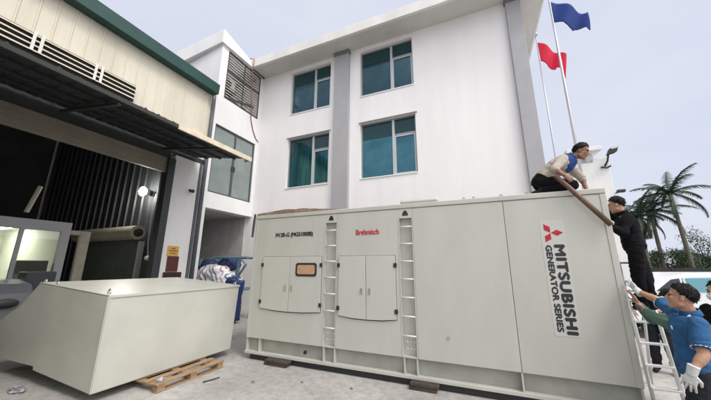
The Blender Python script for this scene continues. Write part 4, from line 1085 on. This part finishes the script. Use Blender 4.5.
def spine_secs(J, g=0.0, lo=0.0, hi=1.0):
    """elliptical cross-sections up the trunk, hip line turning into shoulder line"""
    hl = (J['hipL'] - J['hipR']).normalized(); sl = (J['shL'] - J['shR']).normalized()
    P, C, N = J['pel'], (J['shL'] + J['shR']) / 2, J['neck']
    B = P.lerp(C, 0.5) + J.get('bow', Vector((0, 0, 0)))
    def pt(t): return P * (1 - t) ** 2 + B * 2 * t * (1 - t) + C * t * t
    tab = ((-0.14, .135, .105), (0.0, .168, .120), (0.2, .160, .112), (0.42, .142, .104), (0.65, .160, .118), (0.85, .178, .118), (0.98, .165, .098), (1.06, .105, .080))
    out = []
    for t, w, dth in tab:
        if t < lo - 1e-6 or t > hi + 1e-6: continue
        c = pt(t); e = 0.02
        ax = (pt(t + e) - pt(t - e)).normalized()
        l = hl.lerp(sl, max(0, min(1, t))).normalized(); l = (l - ax * l.dot(ax)).normalized(); dv = ax.cross(l)
        k = J.get('build', 1.0)
        out.append((c, l * (w * k + g), dv * (dth * k + g)))
    return out

def limb(bm, a, b, c, r0, r1, r2, r3):
    capsule(bm, a, b, r0, r1); capsule(bm, b, c, r1, r2 if r3 is None else r3)

def person(label, J, look, vox=0.006, seed=1.0, group=None):
    J = {k: (Vector(v) if isinstance(v, tuple) and k not in ('handL', 'handR') else v) for k, v in J.items()}
    base = Vector((J['pel'].x, J['pel'].y, min(J['ankL'].z, J['ankR'].z) - 0.07))
    root = empty('person', label, 'person', base, group)
    F, U = nrm(J['F']), J['U']; F = nrm(F); U = (Vector(U) - F * Vector(U).dot(F)).normalized(); L = U.cross(F)
    c = J['head']
    bm = bmesh.new()
    head_shapes(bm, c, F, U)
    capsule(bm, J['neck'] - (c - J['neck']).normalized() * 0.03, c - U * 0.05 - F * 0.018, 0.056, 0.052)
    loft(bm, spine_secs(J, -0.012))
    for s in ('L', 'R'):
        limb(bm, J['sh' + s], J['el' + s], J['wr' + s], 0.050, 0.040, 0.026, None)
        capsule(bm, J['el' + s].lerp(J['wr' + s], 0.12), J['el' + s].lerp(J['wr' + s], 0.42), 0.042, 0.038)
        limb(bm, J['hip' + s], J['knee' + s], J['ank' + s], 0.082, 0.056, 0.038, None)
        capsule(bm, J['knee' + s].lerp(J['ank' + s], 0.15), J['knee' + s].lerp(J['ank' + s], 0.4), 0.054, 0.050)
        capsule(bm, J['ank' + s], J['toe' + s], 0.036, 0.026)
        h = J.get('hand' + s)
        d = (J['wr' + s] - J['el' + s]).normalized() if h is None else Vector(h[0])
        n = -L if h is None else Vector(h[1])
        th, cu = (1, 0.35) if h is None else (h[2], h[3])
        hand_shapes(bm, J['wr' + s] + nrm(d) * 0.015, d, n, th, cu, 1.0, 0.17 if s in look.get('gloves', '') else 0.06)
    body = remeshed('body', bm, look.get('skin', M['skin']), root, vox, 3)
    # eyes
    if not look.get('noeyes'):
        for s in (-1, 1):
            bm = bmesh.new(); ellipsoid(bm, c + U * 0.004 + F * 0.079 + L * 0.031 * s, L * 0.013, F * 0.008, U * 0.0065, 12, 8); link('eye', bm, M['eye'], root, smooth=True)
            bm = bmesh.new(); tube(bm, [c + U * 0.024 + F * 0.089 + L * 0.014 * s, c + U * 0.030 + F * 0.084 + L * 0.032 * s, c + U * 0.026 + F * 0.073 + L * 0.047 * s], 0.004, 6); link('eyebrow', bm, M['hair'], root, smooth=True)
    # hair: full over crown, back and temples, hairline above the brow
    def hf(l):
        edge = l.z + 0.26 - (0.98 if l.y > 0 else 1.0) * l.y + 0.22 * max(0, 1 - abs(l.y - 0.20) * 5) + 0.16 * noise.noise(Vector((l.x * 7, l.y * 7, l.z * 7 + seed)))
        k = 1 / (1 + math.exp(-edge * 14))
        return 0.86 + k * (0.185 + 0.075 * max(0.0, l.z)) + 0.05 * k * noise.noise(l * 4 + Vector((seed, 0, 0))) + 0.045 * k * noise.noise(Vector((l.x * 16, l.y * 9, l.z * 16 + seed)))
    bm = bmesh.new(); ellipsoid(bm, c + U * 0.037 - F * 0.014, L * 0.076, F * 0.093, U * 0.086, 64, 44, hf)
    hc = c + U * 0.037 - F * 0.014; rnd = random.Random(int(seed * 10))
    for k in range(520):
        l = Vector((rnd.gauss(0, 1), rnd.gauss(0, 1), rnd.gauss(0, 1))).normalized()
        if hf(l) < 1.0: continue
        nn = (L * l.x + F * l.y + U * l.z).normalized()
        p = hc + (L * 0.076 * l.x + F * 0.093 * l.y + U * 0.086 * l.z) * (hf(l) - 0.05)
        fall = (nn * 0.55 - U * 0.75 + F * (0.55 * max(0, l.y + 0.2)) + Vector((rnd.uniform(-.4, .4), rnd.uniform(-.4, .4), 0))).normalized()
        if l.z > 0.75: fall = (nn * 0.6 + F * rnd.uniform(0.2, 0.9) + L * rnd.uniform(-.6, .6)).normalized()
        cone(bm, p, p + fall * rnd.uniform(0.014, 0.030), 0.0055, 0.0008, 4)
    link('hair', bm, M['hair'], root, smooth=True)
    # upper garment
    bm = bmesh.new(); g = 0.014
    loft(bm, spine_secs(J, g, look.get('hem', -0.14), 1.06))
    for s in ('L', 'R'):
        sh, el, wr = J['sh' + s], J['el' + s], J['wr' + s]
        capsule(bm, sh, sh.lerp(el, 0.4), 0.066, 0.064)
        t = look.get('sleeve', 'long')
        if t == 'short': cone(bm, sh, sh.lerp(el, 0.80), 0.064, 0.070, 20)
        else:
            cone(bm, sh, el, 0.062, 0.056, 18); ellipsoid(bm, el, V(0.056, 0, 0), V(0, 0.056, 0), V(0, 0, 0.056))
            cone(bm, el, el.lerp(wr, look.get('cuff', 0.93)), 0.056, 0.042, 18)
    shirt = remeshed('shirt', bm, look['shirt'], root, vox, 2, 0.007, 8.0, seed)
    # collar
    up = (c - J['neck']).normalized()
    bm = bmesh.new(); fl_ = (F - up * F.dot(up)).normalized(); ll = up.cross(fl_)
    ns = J['neck'] + up * 0.0
    A = ring(bm, ns - up * 0.01, fl_ * 0.085, ll * 0.092, 24); B = ring(bm, ns + up * 0.045 - fl_ * 0.01, fl_ * 0.066, ll * 0.070, 24); C_ = ring(bm, ns + up * 0.045 - fl_ * 0.01, fl_ * 0.060, ll * 0.064, 24); D_ = ring(bm, ns - up * 0.01, fl_ * 0.074, ll * 0.08, 24)
    bridge(bm, A, B); bridge(bm, B, C_); bridge(bm, C_, D_); bridge(bm, D_, A)
    link('collar', bm, look.get('collar', look['shirt']), root, smooth=True)
    # trousers
    bm = bmesh.new(); loft(bm, spine_secs(J, 0.004 if look.get('hem', -0.14) < 0 else 0.012, -0.14, 0.20))
    for s in ('L', 'R'):
        h, k, a = J['hip' + s], J['knee' + s], J['ank' + s]
        capsule(bm, h, k, 0.100, 0.074); cone(bm, k, k.lerp(a, 0.97), 0.074, 0.062, 18)
    remeshed('trousers', bm, look['trousers'], root, vox, 2, 0.009, 6.0, seed + 5)
    for s in ('L', 'R'):
        a, t = J['ank' + s], J['toe' + s]
        bm = bmesh.new(); capsule(bm, a - (t - a).normalized() * 0.03 + V(0, 0, -0.012), t + V(0, 0, -0.002), 0.046, 0.036); capsule(bm, a, a + V(0, 0, 0.03), 0.044, 0.046)
        remeshed('shoe', bm, look.get('shoe', M['shoe']), root, 0.008, 3)
    for s in look.get('gloves', ''):
        h = J['hand' + s]; bm = bmesh.new()
        w_ = J['wr' + s] + nrm(h[0]) * 0.015
        hand_shapes(bm, w_, h[0], h[1], h[2], h[3], 1.13, 0.17)
        cone(bm, J['wr' + s] - nrm(h[0]) * 0.05, w_ + nrm(h[0]) * 0.02, 0.040, 0.034, 18)
        remeshed('glove', bm, M['glove'], root, 0.0036, 2)
    return root, J, (c, F, U, L)

def stand(x, y, z, f, h=1.65, lean=0.0):
    """standing joints for someone facing f; later entries override"""
    f = nrm((f[0], f[1], 0)); l = Vector((-f.y, f.x, 0)); o = Vector((x, y, z)); k = h / 1.70
    J = {}
    up = Vector((0, 0, k)); fl = f * lean
    J['pel'] = o + up * 0.93; J['neck'] = o + up * 1.44 + fl
    J['head'] = o + up * 1.585 + fl * 1.15 + f * 0.02
    J['F'] = tuple(f); J['U'] = (0, 0, 1)
    for s, q in (('L', 1), ('R', -1)):
        J['sh' + s] = o + up * 1.36 + l * 0.175 * q * k + fl * 0.9; J['el' + s] = J['sh' + s] - up * 0.28 + l * 0.05 * q + f * 0.02
        J['wr' + s] = J['el' + s] - up * 0.22 + f * 0.10
        J['hip' + s] = o + up * 0.87 + l * 0.09 * q; J['knee' + s] = o + up * 0.47 + l * 0.10 * q + f * 0.03
        J['ank' + s] = o + V(0, 0, 0.085) + l * 0.11 * q - f * 0.02; J['toe' + s] = o + V(0, 0, 0.04) + l * 0.13 * q + f * 0.13
        J['hand' + s] = ((f.x * 0.3, f.y * 0.3, -1), tuple(-l * q), q, 0.3)
    return J

# man kneeling on the roof, gripping the post
J = dict(pel=(0.99, 5.05, 3.045), bow=V(-0.06, 0, 0.06), neck=(1.41, 4.99, 3.375), head=(1.535, 4.965, 3.452), F=(0.86, -0.30, -0.38), U=(0.33, -0.05, 0.95),
         shR=(1.27, 4.84, 3.325), elR=(1.11, 4.70, 3.145), wrR=(1.20, 4.665, 3.035), shL=(1.40, 5.15, 3.29), elL=(1.565, 5.24, 3.12), wrL=(1.59, 5.20, 2.915),
         hipR=(1.00, 4.955, 3.03), kneeR=(1.33, 4.86, 2.925), ankR=(0.96, 4.93, 2.885), toeR=(0.86, 4.95, 2.87),
         hipL=(1.00, 5.145, 3.03), kneeL=(1.33, 5.22, 2.925), ankL=(0.96, 5.19, 2.885), toeL=(0.86, 5.19, 2.87),
         handR=((0.75, 0.25, -0.62), (-0.25, 0.9, -0.1), 1, 0.75), handL=((0.85, -0.35, -0.42), (0, 0, -1), -1, 0.12))
topman, J, H_ = person('man in beige jacket kneeling on the generator roof gripping a brown post', J, dict(shirt=M['beige_shirt'], collar=M['blue_collar'], trousers=M['dark_cloth'], sleeve='long', cuff=0.35, skin=M['skin_dark'], hem=0.2), 0.0055, 2.0)
bm = bmesh.new()     # blue yoke of the jacket over shoulders and nape
nk = J['neck']; sl = (J['shL'] - J['shR']).normalized(); ax = (J['neck'] - J['pel']).normalized(); dv = ax.cross(sl).normalized()
loft(bm, [(nk - ax * 0.20, sl * 0.13, dv * 0.137), (nk - ax * 0.12, sl * 0.165, dv * 0.140), (nk - ax * 0.05, sl * 0.15, dv * 0.118), (nk + ax * 0.015, sl * 0.095, dv * 0.095)])
remeshed('yoke', bm, M['blue_collar'], topman, 0.006, 2, 0.004, 8, 3)
pst = bmesh.new(); tube(pst, [(1.105, 4.685, 3.045), (1.36, 4.680, 2.675), (1.618, 4.675, 2.305)], [0.030, 0.033, 0.034], 14)
tag(link('post', pst, M['post'], smooth=True), 'brown round post slanting from the kneeling man across the generator corner', 'post')

# man in blue polo pushing against the corner
f = nrm((-0.90, 0.42, 0.0)); l = Vector((-f.y, f.x, 0))
J = stand(1.83, 3.93, 0, (-0.85, 0.5), 1.64)
J.update(pel=(1.77, 3.93, 0.86), neck=(1.805, 3.90, 1.335), head=(1.765, 3.885, 1.492), F=(-0.86, 0.46, 0.16), U=(0.1, 0, 1),
         shL=(1.78, 3.77, 1.27), shR=(1.80, 4.08, 1.315), elR=(1.775, 4.34, 1.415), wrR=(1.71, 4.575, 1.488), handR=((-0.16, 0.75, 0.62), (-1, 0, 0.1), -1, 0.12),
         elL=(1.715, 3.66, 1.03), wrL=(1.60, 3.62, 0.905), handL=((-0.30, 0.12, -0.92), (0.55, 0.85, 0), 1, 0.30),
         hipL=(1.75, 3.85, 0.83), kneeL=(1.66, 3.82, 0.46), ankL=(1.74, 3.74, 0.085), toeL=(1.61, 3.81, 0.04),
         hipR=(1.83, 4.01, 0.83), kneeR=(1.95, 4.02, 0.46), ankR=(2.18, 3.95, 0.085), toeR=(2.06, 4.03, 0.04))
blue, J, H_ = person('man in blue polo and white gloves reaching up to the generator corner', J, dict(shirt=M['polo'], collar=M['polo'], trousers=M['navy_cloth'], sleeve='short', gloves='LR', hem=-0.14), 0.0055, 7.0)
for s in 'LR':      # white piping round the sleeve ends and down the front
    a, b = J['sh' + s], J['el' + s]; d = (b - a).normalized(); u, v = frame_of(d); p = a.lerp(b, 0.785)
    bm = bmesh.new(); tube(bm, [p + (u * math.cos(q * 0.3927) + v * math.sin(q * 0.3927)) * 0.0705 for q in range(17)], 0.005, 6); link('sleeve_piping', bm, M['white_cloth'], blue, smooth=True)
bm = bmesh.new(); cN = J['neck']; tube(bm, [cN + l * 0.085 + V(0, 0, 0.0), J['shL'].lerp(cN, 0.5) + f * 0.075 - V(0, 0, 0.02), J['shL'] + f * 0.085 - V(0, 0, 0.07), J['shL'] + f * 0.075 - V(0, 0, 0.15)], 0.010, 6)
link('shoulder_piping', bm, M['white_cloth'], blue, smooth=True)
bm = bmesh.new(); b0 = J['shL'].lerp(J['shR'], 0.30) + f * 0.135 - V(0, 0, 0.075); ellipsoid(bm, b0, l * 0.045, f * 0.012, V(0, 0, 0.03), 12, 8); link('badge', bm, M['white_cloth'], blue, smooth=True)

# man in grey green shirt beside him, bending to push
J = stand(2.03, 4.50, 0, (-0.9, 0.3), 1.62)
J.update(pel=(2.06, 4.46, 0.86), neck=(1.965, 4.42, 1.27), head=(1.925, 4.44, 1.40), F=(-0.92, 0.25, -0.2), U=(-0.2, 0, 1),
         shL=(1.95, 4.28, 1.19), shR=(2.0, 4.58, 1.20), elL=(1.84, 4.42, 1.165), wrL=(1.735, 4.60, 1.275), handL=((-0.25, 0.3, 0.9), (-0.9, 0.4, 0), 1, 0.2),
         elR=(1.86, 4.78, 1.16), wrR=(1.74, 4.72, 1.33), handR=((-0.3, 0.1, 0.9), (-0.95, 0, 0), -1, 0.2))
person('man in grey green long sleeves bent behind the man in blue, pushing', J, dict(shirt=M['green_shirt'], trousers=M['dark_cloth'], sleeve='long', cuff=0.95), 0.007, 11.0)

# man in black up the ladder
J = stand(2.12, 5.50, 1.165, (-0.95, 0.30), 1.66)
J.update(neck=(2.06, 5.50, 2.555), head=(2.01, 5.50, 2.70), shL=(2.05, 5.33, 2.475), shR=(2.10, 5.67, 2.475), elL=(1.93, 5.24, 2.24), wrL=(1.76, 5.20, 2.36), handL=((-0.8, 0, 0.5), (-0.4, 0, -0.8), 1, 0.3),
         elR=(1.93, 5.75, 2.66), wrR=(1.74, 5.70, 2.85), handR=((-1, 0, -0.05), (0, 0, -1), -1, 0.15),
         ankL=(2.09, 5.52, 1.235), toeL=(2.03, 5.62, 1.20), ankR=(2.18, 5.52, 1.235), toeR=(2.14, 5.62, 1.20), kneeL=(2.06, 5.43, 1.62), kneeR=(2.16, 5.46, 1.62), F=(-0.9, 0.4, -0.1))
person('man all in black standing high on the step ladder behind the generator corner', J, dict(shirt=M['dark_cloth'], trousers=M['dark_cloth'], sleeve='long'), 0.007, 15.0)

# man behind the ladder
J = stand(2.80, 7.05, 0, (-0.5, -0.85), 1.56, 0.08)
J.update(wrL=(2.5, 6.6, 1.05), elL=(2.75, 6.75, 1.05), wrR=(2.42, 6.75, 1.05), elR=(2.55, 7.0, 1.05))
person('man in dark clothes standing on the concrete beyond the ladder', J, dict(shirt=M['dark_cloth'], trousers=M['navy_cloth'], sleeve='short', skin=M['skin']), 0.008, 19.0)

# masked man at the right edge
J = stand(2.52, 4.80, 0, (-0.8, -0.35), 1.60)
pm, J, (c, F, U, L) = person('man in black wearing a white face mask at the right edge', J, dict(shirt=M['dark_cloth'], trousers=M['dark_cloth'], sleeve='long'), 0.008, 23.0)
bm = bmesh.new(); ellipsoid(bm, c - U * 0.048 + F * 0.040, L * 0.066, F * 0.078, U * 0.056, 24, 16, lambda q: 1 if q.y > -0.1 else 0.86); link('face_mask', bm, M['white_cloth'], pm, smooth=True)
